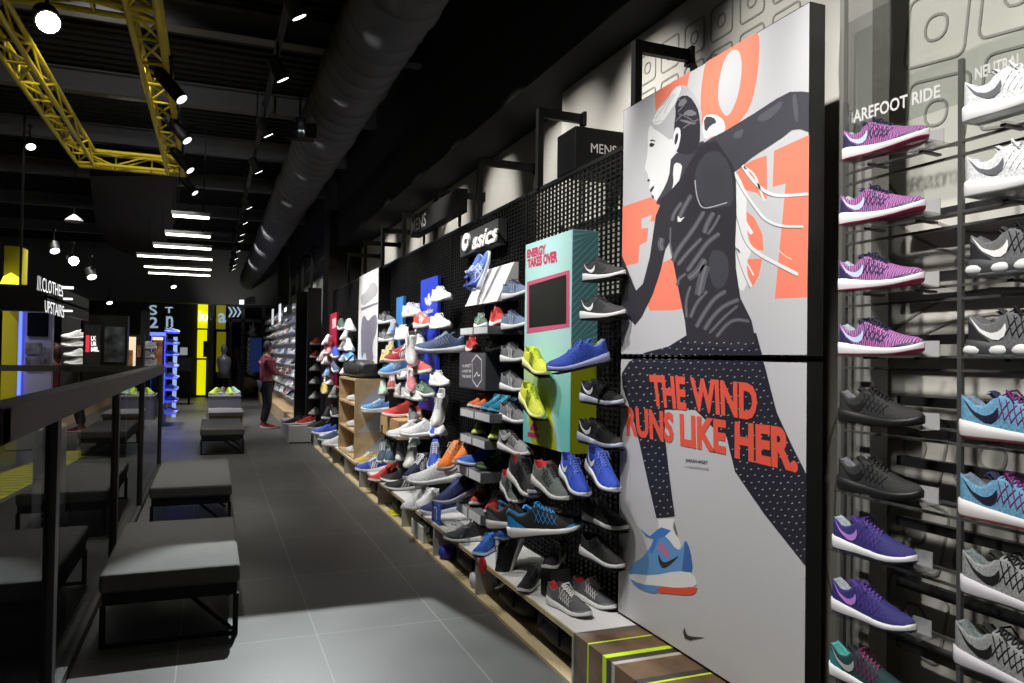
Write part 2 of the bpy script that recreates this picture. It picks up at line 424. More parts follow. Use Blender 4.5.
# ================================================================== SETTING
# floor: large grey tiles with light joints
def tile_mat():
    mt = bpy.data.materials.new('floor_tiles'); mt.use_nodes = True
    nt = mt.node_tree; N = nt.nodes; L = nt.links; b = N['Principled BSDF']
    geo = N.new('ShaderNodeNewGeometry'); mp = N.new('ShaderNodeMapping')
    mp.inputs['Location'].default_value = (.13, .37, 0)
    L.new(geo.outputs['Position'], mp.inputs['Vector'])
    br = N.new('ShaderNodeTexBrick'); br.offset = 0
    br.inputs['Scale'].default_value = 1; br.inputs['Brick Width'].default_value = .70; br.inputs['Row Height'].default_value = 1.17
    br.inputs['Mortar Size'].default_value = .0045; br.inputs['Mortar Smooth'].default_value = .1
    br.inputs['Color1'].default_value = srgb(84, 84, 82); br.inputs['Color2'].default_value = srgb(78, 78, 76)
    br.inputs['Mortar'].default_value = srgb(118, 117, 112)
    L.new(mp.outputs[0], br.inputs['Vector'])
    ns = N.new('ShaderNodeTexNoise'); ns.inputs['Scale'].default_value = 3; ns.inputs['Detail'].default_value = 6
    L.new(geo.outputs['Position'], ns.inputs['Vector'])
    mx = N.new('ShaderNodeMix'); mx.data_type = 'RGBA'; mx.blend_type = 'MULTIPLY'; mx.inputs[0].default_value = .5
    cr = N.new('ShaderNodeValToRGB'); cr.color_ramp.elements[0].color = (.6, .6, .6, 1); cr.color_ramp.elements[1].color = (1.25, 1.25, 1.25, 1)
    L.new(ns.outputs['Fac'], cr.inputs['Fac']); L.new(br.outputs['Color'], mx.inputs[6]); L.new(cr.outputs['Color'], mx.inputs[7])
    L.new(mx.outputs[2], b.inputs['Base Color'])
    rr = N.new('ShaderNodeMapRange'); rr.inputs['To Min'].default_value = .38; rr.inputs['To Max'].default_value = .52
    L.new(ns.outputs['Fac'], rr.inputs['Value']); L.new(rr.outputs[0], b.inputs['Roughness'])
    return mt
FLOORM = tile_mat()
XR = -.60
struct(MB().box((XR, -1.5, -.12), (2.6, 29, 0)).box((XR, 11.6, -.12), (-8, 29, 0)).build('floor', FLOORM))
EX = lambda y: -1.95+.084*(y-9)
struct(MB().prism([(-8, -1, -.12), (EX(-1), -1, -.12), (EX(11.6), 11.6, -.12), (-8, 11.6, -.12)], (0, 0, .12)).build('floor_across', FLOORM))
struct(MB().box((-2.55, -1, -4.1), (XR, 11.6, -4)).build('floor_lower', mat('lower_floor', (52, 52, 54), .6)))
VOIDM = mat('void_wall', (34, 34, 36), .6)
struct(MB().box((XR-.02, -1, -4), (XR, 11.6, -.12)).build('trim_1', VOIDM))
struct(MB().prism([(EX(-1)-.02, -1, -4), (EX(-1), -1, -4), (EX(11.6), 11.6, -4), (EX(11.6)-.02, 11.6, -4)], (0, 0, 3.88)).build('trim_2', VOIDM))
struct(MB().box((-2.55, 11.6, -4), (XR, 11.62, -.12)).build('trim_3', VOIDM))
# yellow ribbed edge strip on the far side of the opening
YST = MB()
A0, A1, B0, B1 = Vector((-1.95, 9.0, 0)), Vector((-1.48, 14.6, 0)), Vector((-2.39, 11.0, 0)), Vector((-1.58, 15.6, 0))
def stq(y0, y1, z0, z1, mi):
    ax = lambda y: -1.95+.084*(y-9)-.02; bx_ = lambda y: min(-2.39+.176*(y-11), ax(y)-.05)
    c_ = [Vector((ax(y0), y0, 0)), Vector((ax(y1), y1, 0)), Vector((bx_(y1), y1, 0)), Vector((bx_(y0), y0, 0))]
    for c in c_: c.z = z0
    YST.prism(c_, (0, 0, z1-z0), mi)
stq(4, 15.6, .001, .008, 0)
for k in range(58): stq(4+k*.2, 4+k*.2+.135, .008, .02, 1)
struct(YST.build('trim_4', [mat('yellow_strip_gap', (78, 76, 30), .6), mat('yellow_strip', (214, 202, 62), .55)]))
struct(MB().prism([(EX(-1), -1, -.2), (EX(-1)+.012, -1, -.2), (EX(11.6)+.012, 11.6, -.2), (EX(11.6), 11.6, -.2)], (0, 0, .2)).build('trim_5', mat('edge_slab', (70, 70, 70), .6)))

# right wall, upper bulkhead, ceiling
def wall_mat():
    return mat('painted_wall', (206, 204, 196), .8, kind='noise', rgb2=(196, 194, 186), scale=2)
WALLM = wall_mat()
DKW = mat('dark_wall', (30, 30, 34), .8)
struct(MB().box((2.33, -1.5, 0), (2.4, 4.98, 3.75)).build('wall_right', WALLM))
struct(MB().box((2.5, 4.98, 0), (2.6, 29, 3.75)).box((2.4, 4.94, 0), (2.6, 4.98, 3.75)).build('wall_right_far', WALLM))
BH = mat('bulkhead_black', (11, 11, 13), .9)
struct(MB().box((2.05, -1.5, 3.47), (2.6, 29, 5.0)).build('wall_right_bulkhead', BH))
CEILM = mat('ceiling_black', (14, 14, 15), .9)
ce = MB().box((-8, -1.5, 5.0), (2.6, 29, 5.1))
for k in range(150): ce.box((-8, -1+k*.2, 4.95), (2.05, -1+k*.2+.09, 5.0))
struct(ce.build('ceiling', CEILM))
struct(MB().box((-8.1, -1.5, -.1), (-8, 29, 5.1)).build('wall_left', DKW))
struct(MB().box((-8, -1.6, -.1), (2.6, -1.5, 5.1)).build('wall_behind', mat('rear_wall', (46, 46, 48), .8)))
BEAMM = mat('beam_grey', (92, 92, 96), .7)
for k, y in enumerate((5.4, 8.0, 10.45, 12.9, 15.6, 19, 23)):
    mb = MB()
    mb.box((-8, y-.09, 4.94), (2.05, y+.09, 4.925)); mb.box((-8, y-.012, 4.92), (2.05, y+.012, 4.68)); mb.box((-8, y-.09, 4.69), (2.05, y+.09, 4.67))
    struct(mb.build('trim_%d' % (6+k), BEAMM))
# dark pillar at the end of the mesh wall
struct(MB().box((1.93, 13.9, 0), (2.5, 14.7, 5)).build('pillar', mat('pillar_dark', (40, 39, 38), .7)))

# relief lines on the white wall: a rounded waffle-sole outline
RELM = mat('relief_line', (150, 149, 143), .7)
def relief(name, cy, cz, half, pads):
    mb = MB(); x = 2.326
    def ribbon(pts, w=.0045, closed=True):
        n = len(pts)
        for i in range(n if closed else n-1):
            a = Vector((x, *pts[i])); b = Vector((x, *pts[(i+1) % n])); d = (b-a)
            if d.length < 1e-5: continue
            u = Vector((0, -d.z, d.y)).normalized()*w
            mb.prism([a-u, b-u, b+u, a+u], (.006, 0, 0))
    def rrect(y, z, s, r, ang=0):
        pts = []
        for (sx, sy, a0) in ((1, 1, 0), (-1, 1, PI/2), (-1, -1, PI), (1, -1, 3*PI/2)):
            for k in range(4):
                a = a0+k*PI/6; pts.append((sx*(s-r)+r*math.cos(a), sy*(s-r)+r*math.sin(a)))
        c, s_ = math.cos(ang), math.sin(ang)
        return [(y+p*c-q*s_, z+p*s_+q*c) for p, q in pts]
    for (y, z, s, a) in pads:
        ribbon(rrect(y, z, s, s*.25, a)); ribbon(rrect(y, z, s*.36, s*.3, a))
    for rr in (half, half+.07):
        ribbon([(cy+rr*math.cos(t*PI/24), cz+rr*math.sin(t*PI/24)*1.15) for t in range(48)])
    o = mb.build(name, RELM); o['kind'] = 'structure'; return o
relief('trim_13', 1.62, 2.72, .66, [(1.62+dy*.29, 2.72+dz*.3, .12, .12) for dy in (-1, 0, 1) for dz in (-1, 0, 1)])
relief('trim_14', 1.7, .95, .66, [(1.7+dy*.29, .95+dz*.3, .12, .2) for dy in (-1, 0, 1) for dz in (-1, 0, 1)])
mbp = [(3.35+dy*.23-dz*.0, 3.02+dz*.22, .085, 0) for dy in (-3, -2, -1, 0, 1, 2) for dz in (-1, 0, 1)]
relief('trim_15', 3.2, 3.0, .01, mbp)

# far wall: pale bulkhead above, dark glass shopfront under it
YB = 28.0
struct(MB().box((-8, YB, 0), (2.6, YB+.1, 5)).build('wall_far', mat('far_wall', (26, 27, 30), .6)))
struct(MB().box((-8, YB-.9, 3.15), (2.5, YB-.001, 5)).build('wall_far_bulkhead', mat('far_bulkhead', (92, 92, 92), .8)))
YEL = emis('yellow_lit_panel', (232, 230, 0), .9)
def pbox(x0, y0, x1, y1, Y, t, mats, name, parent=None, base=False):
    a = onY(x0, y1, Y); b = onY(x1, y0, Y)
    z0 = 0 if base else a.z
    return MB().box((a.x, Y, z0), (b.x, Y+t, b.z)).build(name, mats, parent)
t = empty('wall_panel', onY(201, 394, YB-.12), label='tall bright yellow lit panel on the dark shopfront at the far end', cat='wall panel')
def local(o, par):   # keep world placement under an Empty
    o.parent = par; o.matrix_parent_inverse = Matrix.Translation(-Vector(par.location)) if tuple(par.rotation_euler) == (0, 0, 0) else par.matrix_basis.inverted()
    return o
for (x0, y0, x1, y1) in ((197.5, 302, 208, 328), (197, 330, 207, 358), (196.5, 360, 206, 395)):
    local(pbox(x0, y0, x1, y1, YB-.12, .06, YEL, 'panel'), t)
local(pbox(203, 341, 209, 357, YB-.16, .03, DARK, 'black_plate'), t)
t = empty('wall_panel', onY(223, 394, YB-.1), label='dim yellow panel behind glass to the right of the bright yellow one', cat='wall panel')
for (x0, y0, x1, y1) in ((216, 303, 226, 329), (216, 332, 226, 372)):
    local(pbox(x0, y0, x1, y1, YB-.1, .06, emis('yellow_dim', (150, 145, 20), .35), 'panel'), t)
# letters and chevrons on the far shopfront
LIT = emis('lit_white', (225, 232, 240), 1.6)
LITD = emis('lit_blue_white', (170, 195, 215), .55)
def tsign(s, x0, y0, x1, y1, Y, m_, label, name='lit_letter', bold=.02):
    mb = MB(); text_into(mb, s, pxquad((x0, y0), (x1, y0), (x1, y1), (x0, y1), lambda a, b: onY(a, b, Y)), bold=bold)
    o = mb.build(name, m_); tag(o, label, 'sign')
    so = o.modifiers.new('solid', 'SOLIDIFY'); so.thickness = .03
    return o
tsign('io', 199, 311, 208, 321, YB-.2, LIT, 'small white lit letters on the bright yellow far panel')
tsign('a', 218, 313, 226, 323, YB-.2, LITD, 'pale blue lit letter on the dim yellow far panel')
ch = MB()
for k in range(3):
    x = 228+k*4.3
    pts = [(x, 307), (x+1.8, 307), (x+5, 312), (x+1.8, 317), (x, 317), (x+3, 312)]
    ch.prism([onY(a, b, YB-.2) for a, b in pts], (0, .03, 0))
tag(ch.build('chevron_sign', LITD), 'row of three pale chevrons lit on the far shopfront', 'sign')
tsign('S', 149, 305, 157, 315, 24.0, LITD, 'leftmost pale lit letter hanging before the dark far wall')
tsign('2', 149, 317, 158, 328, 24.0, LITD, 'pale lit figure two under the leftmost far letter')
tsign('n', 166, 316, 173, 327, 24.0, LITD, 'pale lit round letter to the right of the far figure two')
tsign('T', 165, 307, 173, 313, 24.0, LITD, 'small pale lit letter above the round one at far left')
fr = MB()
for x in (211, 229, 241.5, 262, 276): 
    a = onY(x, 395, YB-.08); fr.box((a.x-.06, YB-.08, 0), (a.x+.06, YB, 3.15))
fr.box((onY(211, 395, YB).x, YB-.08, 2.6), (2.4, YB, 2.7))
struct(fr.build('window_1', mat('shopfront_frame', (48, 48, 50), .5)))
struct(MB().box((onY(211, 300, YB).x, YB-.05, 0), (2.4, YB-.04, 3.1)).build('window_2', GLS))
o = MB().box(onY(239.5, 304, 26.5), onY(244, 300, 26.5)-Vector((0, -.15, 0))).build('exit_light', LIT); tag(o, 'small white lit box high on the far shopfront', 'light')
lp = pbox(250, 338, 262, 372, YB-.2, .05, emis('blue_glow_dim', (40, 60, 120), .25), 'blue_poster'); tag(lp, 'dim blue lit poster behind the person, on the far wall', 'poster')

# ------------------------------------------------------------------ duct
XD, ZD, RD = 1.1, 3.95, .29
mb = MB(); prof = []
y = -1.0; segs = []
n = 28
rows = []
while y < 27:
    for dy, r in ((0, RD), (.02, RD+.008), (.04, RD), (.25, RD)): rows.append((y+dy, r))
    y += .27
big = [k*1.62 for k in range(20)]
for (yy, r) in rows:
    r += .02 if any(abs(yy-b) < .06 for b in big) else 0
    for i in range(n):
        a = 2*PI*i/n; mb.v.append((XD+r*math.cos(a), yy, ZD+r*math.sin(a)))
for k in range(len(rows)-1):
    for i in range(n):
        j = (i+1) % n; mb.f.append((k*n+i, k*n+j, (k+1)*n+j, (k+1)*n+i)); mb.m.append(0); mb.sm.append(True)
dt = empty('air_duct', (XD, 0, ZD), label='long dark ribbed round duct running under the ceiling beside the wall', cat='air duct')
local(mb.build('pipe', mat('duct_metal', (58, 58, 62), .7, 0, spec=.25)), dt)
for b in range(2, 26, 3):
    local(MB().box((XD-.015, b, ZD+RD), (XD+.015, b+.03, 5.0)).build('hanger', BLK), dt)

# ------------------------------------------------------------------ yellow truss frame
YM = mat('yellow_paint', (196, 176, 30), .5)
ZT = 4.0
def truss(name, a, b, label, w=.2, n=8):
    a = Vector(a); b = Vector(b); d = (b-a).normalized(); side = Vector((-d.y, d.x, 0))*w/2; up = Vector((0, 0, w*.9))
    r = empty(name, a, label=label, cat='truss', group='yellow trusses under the ceiling')
    ch = MB(); r1 = .024
    cs = [side, -side, side+up, -side+up]
    for c in cs: ch.tube(a+c, b+c, r1, 8)
    local(ch.build('chords', YM), r)
    br = MB(); L = (b-a).length
    for k in range(n):
        p = a+d*(L*k/n); q = a+d*(L*(k+1)/n)
        for (c1, c2) in ((0, 1), (0, 2), (1, 3), (2, 3)):
            e, f = (c1, c2) if k % 2 else (c2, c1)
            br.tube(p+cs[e], q+cs[f], .012, 6)
        br.tube(p+cs[0], p+cs[1], .012, 6); br.tube(p+cs[0], p+cs[2], .012, 6)
    local(br.build('bracing', YM), r)
    return r
XT0, XT1 = -1.6, -.52
truss('lighting_truss', (XT0, 4.4, ZT), (XT0, 11.3, ZT), 'yellow lattice truss running away at the far left under the ceiling', n=13)
truss('lighting_truss', (XT1, 4.4, ZT), (XT1, 11.5, ZT), 'yellow lattice truss carrying black spotlights, right side of the frame', n=13)
truss('lighting_truss', (XT0-.1, 11.4, ZT), (XT1+.14, 11.4, ZT), 'short yellow cross truss at the far end of the frame', n=3)
truss('lighting_truss', (XT0-.1, 6.1, ZT), (XT1+.1, 6.1, ZT), 'short yellow cross truss at the near end of the frame', n=3)
# ------------------------------------------------------------------ spotlights
SPOTE = emis('spot_disc', (255, 250, 240), 4)
def spot_head(loc, aim, label, group, r=.055, L=.17, stem=.25, em=SPOTE, name='spotlight'):
    loc = Vector(loc); d = (Vector(aim)-loc).normalized()
    e = empty(name, loc, label=label, cat='spotlight', group=group)
    b = MB().tube(loc-d*L*.6, loc+d*L*.4, r, 16); b.tube(loc-d*L*.75, loc-d*L*.6, r*.6, 12, r2=r)
    local(b.build('housing', BLK), e)
    local(MB().tube(loc+d*(L*.4), loc+d*(L*.4+.004), r*.86, 16).build('lens', em), e)
    local(MB().tube(loc-d*.03+Vector((0, 0, r*.5)), loc-d*.03+Vector((0, 0, stem)), .012, 8).box(loc-d*.03+Vector((-.02, -.05, stem-.03)), loc-d*.03+Vector((.02, .05, stem))).build('arm', BLK), e)
    return e
tr = MB().box((.44, 1.5, 4.10), (.49, 26, 4.14)).build('light_track', BLK); tag(tr, 'long thin black track carrying the row of ceiling spotlights', 'light track')
for b in range(2, 26, 4): MB().box((.455, b, 4.14), (.475, b+.02, 5)).build('rod', BLK, tr)
ords = ['nearest', 'second nearest', 'third', 'fourth', 'fifth', 'sixth', 'seventh', 'eighth', 'ninth', 'tenth', 'eleventh', 'twelfth']
for i, y in enumerate((5.23, 6.49, 8.23, 9.96, 12.5, 14.0, 15.4, 16.3, 18.0, 19.5, 21, 22)):
    spot_head((.465, y, 3.86), (2.0, y+.5, 1.2), 'small black spotlight aimed at the shoe wall, %s on the long track' % ords[i], 'spotlights on the long track')
for i, (x, y) in enumerate(((173, 89), (180, 132), (184, 163), (190, 187))):
    p = onX(x, y, -.36)
    spot_head(p, p+Vector((.6, -.25, -.75)), 'black spotlight with a lit lens on the yellow truss, %s of its four' % ['nearest', 'second', 'third', 'farthest'][i], 'spotlights on the yellow truss', r=.058, L=.3, em=emis('spot_dim', (235, 240, 255), 1.6))
p = onZ(47, 19, 3.6)
spot_head(p, p+Vector((.25, -.8, -.6)), 'very bright round spotlight glaring at the upper left', None, r=.075, L=.16, em=emis('spot_glare', (255, 255, 255), 40))
p = onY(73, 260, 12)
spot_head(p, p+Vector((.3, -.9, -.3)), 'bright glaring spotlight above the left screens', None, r=.07, L=.16, em=emis('spot_glare2', (255, 255, 255), 25))
for (x, y, l) in ((54, 248, 'small lit spotlight to the left of the glaring one at left'), (91, 274, 'small lit spotlight to the right of the glaring one at left'), (30, 144, 'small dim spotlight below the left yellow truss'), (109, 301, 'small lit downlight above the black screen frame'), (173, 285, 'small lit downlight below the row of white bars')):
    p = onY(x, y, 12.5 if x < 100 else 20)
    spot_head(p, p+Vector((.3, -.5, -.8)), l, None, r=.07, L=.14, em=emis('spot_mid', (240, 245, 255), 5))
# pendant dome lamp
p = onY(74, 222, 13); e = empty('pendant_lamp', p, label='small dome pendant lamp hanging on a thin cord at left', cat='lamp')
MB().lathe((0, 0, 0), [(.015, .12), (.04, .1), (.12, .03), (.13, 0), (.12, 0), (.04, .08)]).build('shade', mat('lamp_grey', (120, 120, 122), .4), e)
MB().tube((0, 0, .1), (0, 0, 5-p.z), .006, 6).build('cord', BLK, e)

# dark oval canopy and LED bars
pts = [onZ(x, y, 4.0) for x, y in ((90, 176), (93, 205), (97, 228), (107, 243), (122, 252), (140, 258), (156, 253), (167, 242), (175, 222), (177, 200), (177, 176))]
mb = MB().prism(pts, (0, 0, .15))
c = mb.build('ceiling_canopy', mat('canopy_brown', (24, 17, 15), .8, spec=.2)); tag(c, 'large dark rounded canopy hanging before the white light bars', 'canopy')
LED = emis('led_bar', (255, 252, 232), 6)
for i, (x0, y0, x1, y1) in enumerate(((173, 217, 209, 219), (166, 235, 210, 238), (154, 247, 211, 250), (137, 256, 212, 261), (144, 267, 211, 271), (148, 273, 210, 277))):
    a = onZ(x0, y0, 3.3); b = onZ(x1, y1, 3.3); yy = (a.y+b.y)/2
    e = empty('light_bar', ((a.x+b.x)/2, yy, 3.3), label='long thin white light bar, %s of six counting from the top one' % ['first', 'second', 'third', 'fourth', 'fifth', 'lowest'][i], cat='light', group='white light bars')
    local(MB().box((a.x, yy-.02, 3.3), (b.x, yy+.02, 3.33)).build('tube', LED), e)
    local(MB().box((a.x-.02, yy-.03, 3.33), (b.x+.02, yy+.03, 3.38)).build('housing', GREYM), e)
    for q in (.15, .85):
        xx = a.x+(b.x-a.x)*q; local(MB().box((xx-.004, yy-.004, 3.38), (xx+.004, yy+.004, 4.95)).build('wire', BLK), e)

# ------------------------------------------------------------------ railing
RM = mat('rail_black', (56, 54, 54), .5, .0)
r = empty('glass_railing', (XR, 3, 0), label='black handrail with glass panes guarding the opening at left', cat='railing')
hr = MB().box((XR-.11, 2.78, 1.245), (XR, 11.5, 1.365))
hr.box((-2.55, 2.78, 1.245), (XR, 2.89, 1.365))
local(hr.build('handrail', RM, bevel=.006), r)
for y in (3.78, 6.1, 8.25, 11.2):
    local(MB().box((XR-.06, y-.04, 0), (XR-.005, y+.04, 1.26)).build('post', RM), r)
for a, b in ((1.6, 3.72), (3.84, 6.04), (6.16, 8.19), (8.31, 11.14)):
    local(MB().box((XR-.04, a, .04), (XR-.028, b, 1.25)).build('glass_pane', GLS), r)
local(MB().box((XR-.1, 1.6, 0), (XR-.005, 11.5, .045)).build('base_channel', RM), r)
r = empty('glass_railing', (-2.7, 3, 0), label='far handrail on the other side of the opening', cat='railing')
local(MB().box((-2.82, 1, 1.26), (-2.72, 11.62, 1.34)).box((-2.72, 11.52, 1.26), (XR-.11, 11.6, 1.34)).build('handrail', RM), r)
for y in (5, 8.2, 11.3): local(MB().box((-2.8, y-.03, 0), (-2.74, y+.03, 1.26)).build('post', RM), r)

# ------------------------------------------------------------------ benches
CUSH = mat('bench_fabric', (88, 88, 86), .85, kind='noise', rgb2=(82, 82, 80), scale=25, bump=.05)
CUSHD = mat('bench_side', (84, 84, 83), .8)
def bench(x0, x1, y0, y1, label, zt=.385):
    e = empty('bench', ((x0+x1)/2, (y0+y1)/2, 0), label=label, cat='bench', group='low upholstered benches along the aisle')
    w, d = (x1-x0)/2, (y1-y0)/2
    MB().box((-w, -d, zt-.10), (w, d, zt)).build('cushion', CUSH, e, bevel=.018)
    MB().box((-w+.015, -d+.015, zt-.165), (w-.015, d-.015, zt-.10)).build('seat_frame', BLK, e)
    s = .028
    for sx in (-1, 1):
        for sy in (-1, 1):
            x = sx*(w-.02); y = sy*(d-.02)
            MB().box((x-s/2, y-s/2, 0), (x+s/2, y+s/2, zt-.16)).build('leg', BLK, e)
    MB().box((-w+.03, -d+.008, 0), (w-.03, -d+.03, .02)).build('floor_bar', BLK, e); MB().box((-w+.03, d-.03, 0), (w-.03, d-.008, .02)).build('floor_bar', BLK, e)
    MB().tube((-w*.4, -d*.1+.2, zt-.17), (w-.04, -d+.03, .03), .012, 6).build('brace', BLK, e); MB().tube((-w*.4, d-.05, zt-.17), (w-.04, 0, .03), .012, 6).build('brace', BLK, e)
    return e
bench(-.52, .17, 4.45, 5.76, 'long grey cushioned bench on a black frame nearest the viewer')
bench(-.47, .19, 7.15, 8.9, 'grey cushioned bench second from the viewer beside the railing')
bench(-.14, .49, 12.3, 14.2, 'grey cushioned bench standing alone in mid aisle, farthest of the three')
e = empty('display_plinth', (.3, 16, 0), label='low wooden plinth with a grey top behind the farthest bench', cat='plinth')
local(MB().box((-.02, 15.7, 0), (.58, 17.0, .32)).build('body', WOOD), e)
local(MB().box((-.04, 15.68, .32), (.6, 17.02, .38)).build('top', mat('grey_top', (120, 120, 120), .6)), e)
e = empty('display_plinth', (.3, 19, 0), label='grey block plinth with green shoes on it, beyond the wooden one', cat='plinth')
local(MB().box((-.05, 19.0, 0), (.65, 20.4, .50)).build('body', mat('grey_block', (96, 96, 100), .6)), e)
local(MB().box((-.06, 18.98, .50), (.66, 20.42, .53)).build('top', mat('grey_top', (120, 120, 120), .6)), e)
# ================================================================== MESH WALL AND BASE SHELF
XM = 2.0; ZS = .26; ZMT = 2.66
def mesh_panel(y0, y1, label):
    e = empty('mesh_panel', (XM, y0, ZS), label=label, cat='wall grid', group='black grid panels on the right wall')
    mb = MB()
    y = y0+.01
    while y < y1: mb.box((XM, y, ZS), (XM+.012, y+.010, ZMT)); y += .055
    z = ZS
    while z < ZMT: mb.box((XM+.003, y0, z), (XM+.008, y1, z+.010)); z += .028
    local(mb.build('grid', MESHM), e)
    local(MB().box((XM-.004, y0, ZMT-.012), (XM+.03, y1, ZMT+.012)).box((XM-.004, y0, ZS), (XM+.03, y0+.02, ZMT)).build('frame', MESHM), e)
    return e
ys = [2.25, 4.82, 6.6, 8.4, 10.2, 12.0, 13.88]
for i in range(6): mesh_panel(ys[i], ys[i+1]-.01, 'black wire grid wall panel, %s' % ['nearest, behind the running poster', 'second from the running poster', 'behind the upper end of the blue trefoil banner', 'between the blue banner and the tall white poster', 'behind the tall white poster', 'farthest, beside the dark pillar'][i])
o = MB().box((XM+.06, 4.85, 0), (XM+.08, 13.88, ZMT+.01)).build('shade_sheet', DARK); tag(o, 'added black sheet standing in for shade behind the far grid panels', 'board')  # dark sheet added where only shade lies behind the grid
# base shelf
e = empty('base_shelf', (1.8, 3.2, 0), label='long low white shelf with open compartments running along the grid wall', cat='shelf')
Y0, Y1 = 3.215, 12.95
local(MB().box((1.61, Y0, ZS-.022), (2.0, Y1, ZS)).build('top', WHT), e)
local(MB().box((1.60, Y0, ZS-.024), (1.61, Y1, ZS+.001)).build('front_edge', PLYE), e)
local(MB().box((1.60, Y0, 0), (2.0, Y1, .02)).build('bottom', PLYE), e)
local(MB().box((1.985, Y0, .02), (1.999, Y1, ZS-.022)).build('back', WHT), e)
dv = [3.215, 4.62, 5.62, 6.65, 7.7, 8.75, 9.8, 10.85, 11.9, 12.93]
for y in dv: local(MB().box((1.60, y, .02), (1.985, y+.018, ZS-.022)).build('divider', mat('divider_grey', (178, 176, 170), .6)), e)
# dark stock in the compartments
DK2 = [mat('stock_%d' % i, c, .6) for i, c in enumerate(((30, 30, 33), (46, 47, 52), (24, 26, 34), (60, 60, 62)))]
nm = ['nearest', 'second', 'third', 'fourth', 'fifth', 'sixth', 'seventh', 'eighth', 'farthest']
def bag(y, L, label, mt, grp='black sports bags in the base shelf'):
    e = empty('sports_bag', (1.80, y, .02), label=label, cat='bag', group=grp)
    mb = MB(); n = 14; rows = [(-L/2, .02), (-L/2+.02, .06), (-L*.3, .085), (0, .09), (L*.3, .085), (L/2-.02, .06), (L/2, .02)]
    for (yy, r) in rows:
        for i in range(n):
            a = 2*PI*i/n; mb.v.append((.14*math.copysign(abs(math.cos(a))**.8, math.cos(a))*(r/.09), yy, .092+r*math.copysign(abs(math.sin(a))**.7, math.sin(a))))
    for k in range(len(rows)-1):
        for i in range(n): j = (i+1) % n; mb.f.append((k*n+i, (k+1)*n+i, (k+1)*n+j, k*n+j)); mb.m.append(0); mb.sm.append(True)
    mb.build('body', mt, e)
    MB().tube((-.145, -L*.25, .07), (-.13, -L*.18, .15), .008, 6).tube((-.13, -L*.18, .15), (-.13, L*.18, .15), .008, 6).tube((-.13, L*.18, .15), (-.145, L*.25, .07), .008, 6).build('handle', DARK, e)
for i in range(9):
    ya, yb = dv[i]+.03, dv[i+1]-.01
    if i == 1: bag((ya+yb)/2-.1, .75, 'smooth black bag lying in the second compartment of the base shelf', DK2[1])
    elif i == 0: bag(ya+.38, .55, 'black bag at the near end of the nearest shelf compartment', DK2[0]); bag(ya+1.0, .5, 'black bag behind another in the nearest shelf compartment', DK2[2])
    else: bag((ya+yb)/2, .6, 'dark bag lying in the %s compartment of the base shelf' % nm[i], DK2[i % 3])
def pebble(name, loc, sx, sy, sz, m_, label, cat, group=None):
    mb = MB(); mb.lathe((0, 0, 0), [(.001, 0), (.8, .04), (1, .35), (.9, .75), (.5, .97), (.001, 1)], 14)
    o = mb.build(name, m_); o.location = loc; o.scale = (sx, sy, sz); tag(o, label, cat, group); return o
pebble('cap', (1.68, 4.78, .025), .07, .09, .1, mat('white_cap', (205, 205, 208), .6), 'small white cap beside the black bag in the second compartment', 'cap')
pebble('cap', (1.68, 5.52, .025), .07, .07, .1, mat('blue_cap', (40, 44, 150), .6), 'dark blue cap at the far end of the second compartment', 'cap')
o = MB().box((1.62, 6.0, .021), (1.85, 6.4, .15)).build('shoe_box', mat('white_card', (210, 212, 205), .6), bevel=.003); tag(o, 'white shoe box in the third shelf compartment', 'box')
o = MB().box((1.62, 7.1, .19), (1.8, 7.35, .2)).build('price_card', mat('yellow_card', (214, 222, 20), .6)); o.location.z = -.168; tag(o, 'yellow card lying in the fourth shelf compartment', 'card')

# striped wooden platform under the running poster
e = empty('wooden_platform', (1.8, 2.5, 0), label='striped wooden platform with neon green inlays under the running poster', cat='platform')
y = 3.205; zt = .262
bands = [(.055, 'g'), (.075, 'w'), (.012, 'n'), (.13, 'w'), (.035, 'n'), (.045, 'd'), (.028, 'p'), (.16, 'w'), (.04, 'd'), (.014, 'n'), (.14, 'w'), (.05, 'd'), (.16, 'w'), (.03, 'n'), (.12, 'w'), (.03, 'p'), (.16, 'w'), (.1, 'd')]
BM = {'w': WOOD, 'n': NEON, 'd': WOODD, 'g': mat('grey_veneer', (104, 92, 80), .6, kind='noise', scale=8), 'p': mat('pale_inlay', (176, 172, 160), .6)}
for (w_, k) in bands:
    local(MB().box((1.60, y-w_, 0), (2.28, y-.0003, zt)).build('strip', BM[k]), e); y -= w_

# channels and arms above the grid
def channel(y, label, top=3.18, x2=2.33):
    e = empty('wall_channel', (XM, y, ZMT), label=label, cat='bracket', group='black channels above the grid wall')
    local(MB().box((XM-.02, y-.022, ZMT), (XM+.02, y+.022, top)).build('upright', BLK), e)
    local(MB().box((XM+.02, y-.018, top-.06), (x2, y+.018, top)).build('arm', BLK), e)
    local(MB().box((x2-.02, y-.035, top-.075), (x2, y+.035, top+.015)).build('wall_plate', BLK), e)
channel(3.38, 'black channel rising behind the running poster top left corner', 3.18)
channel(4.62, 'tall black channel left of the near black sign box', 3.2)
for y, l in ((5.84, 'black channel right of the long hanging sign'), (7.15, 'black channel behind the long hanging sign'), (8.45, 'black channel just left of the long hanging sign'), (9.6, 'black channel second to the left of the long sign'), (10.8, 'black channel near the tall white poster'), (12.2, 'farthest black channel above the grid, by the pillar')): channel(y, l, 3.16, 2.5)
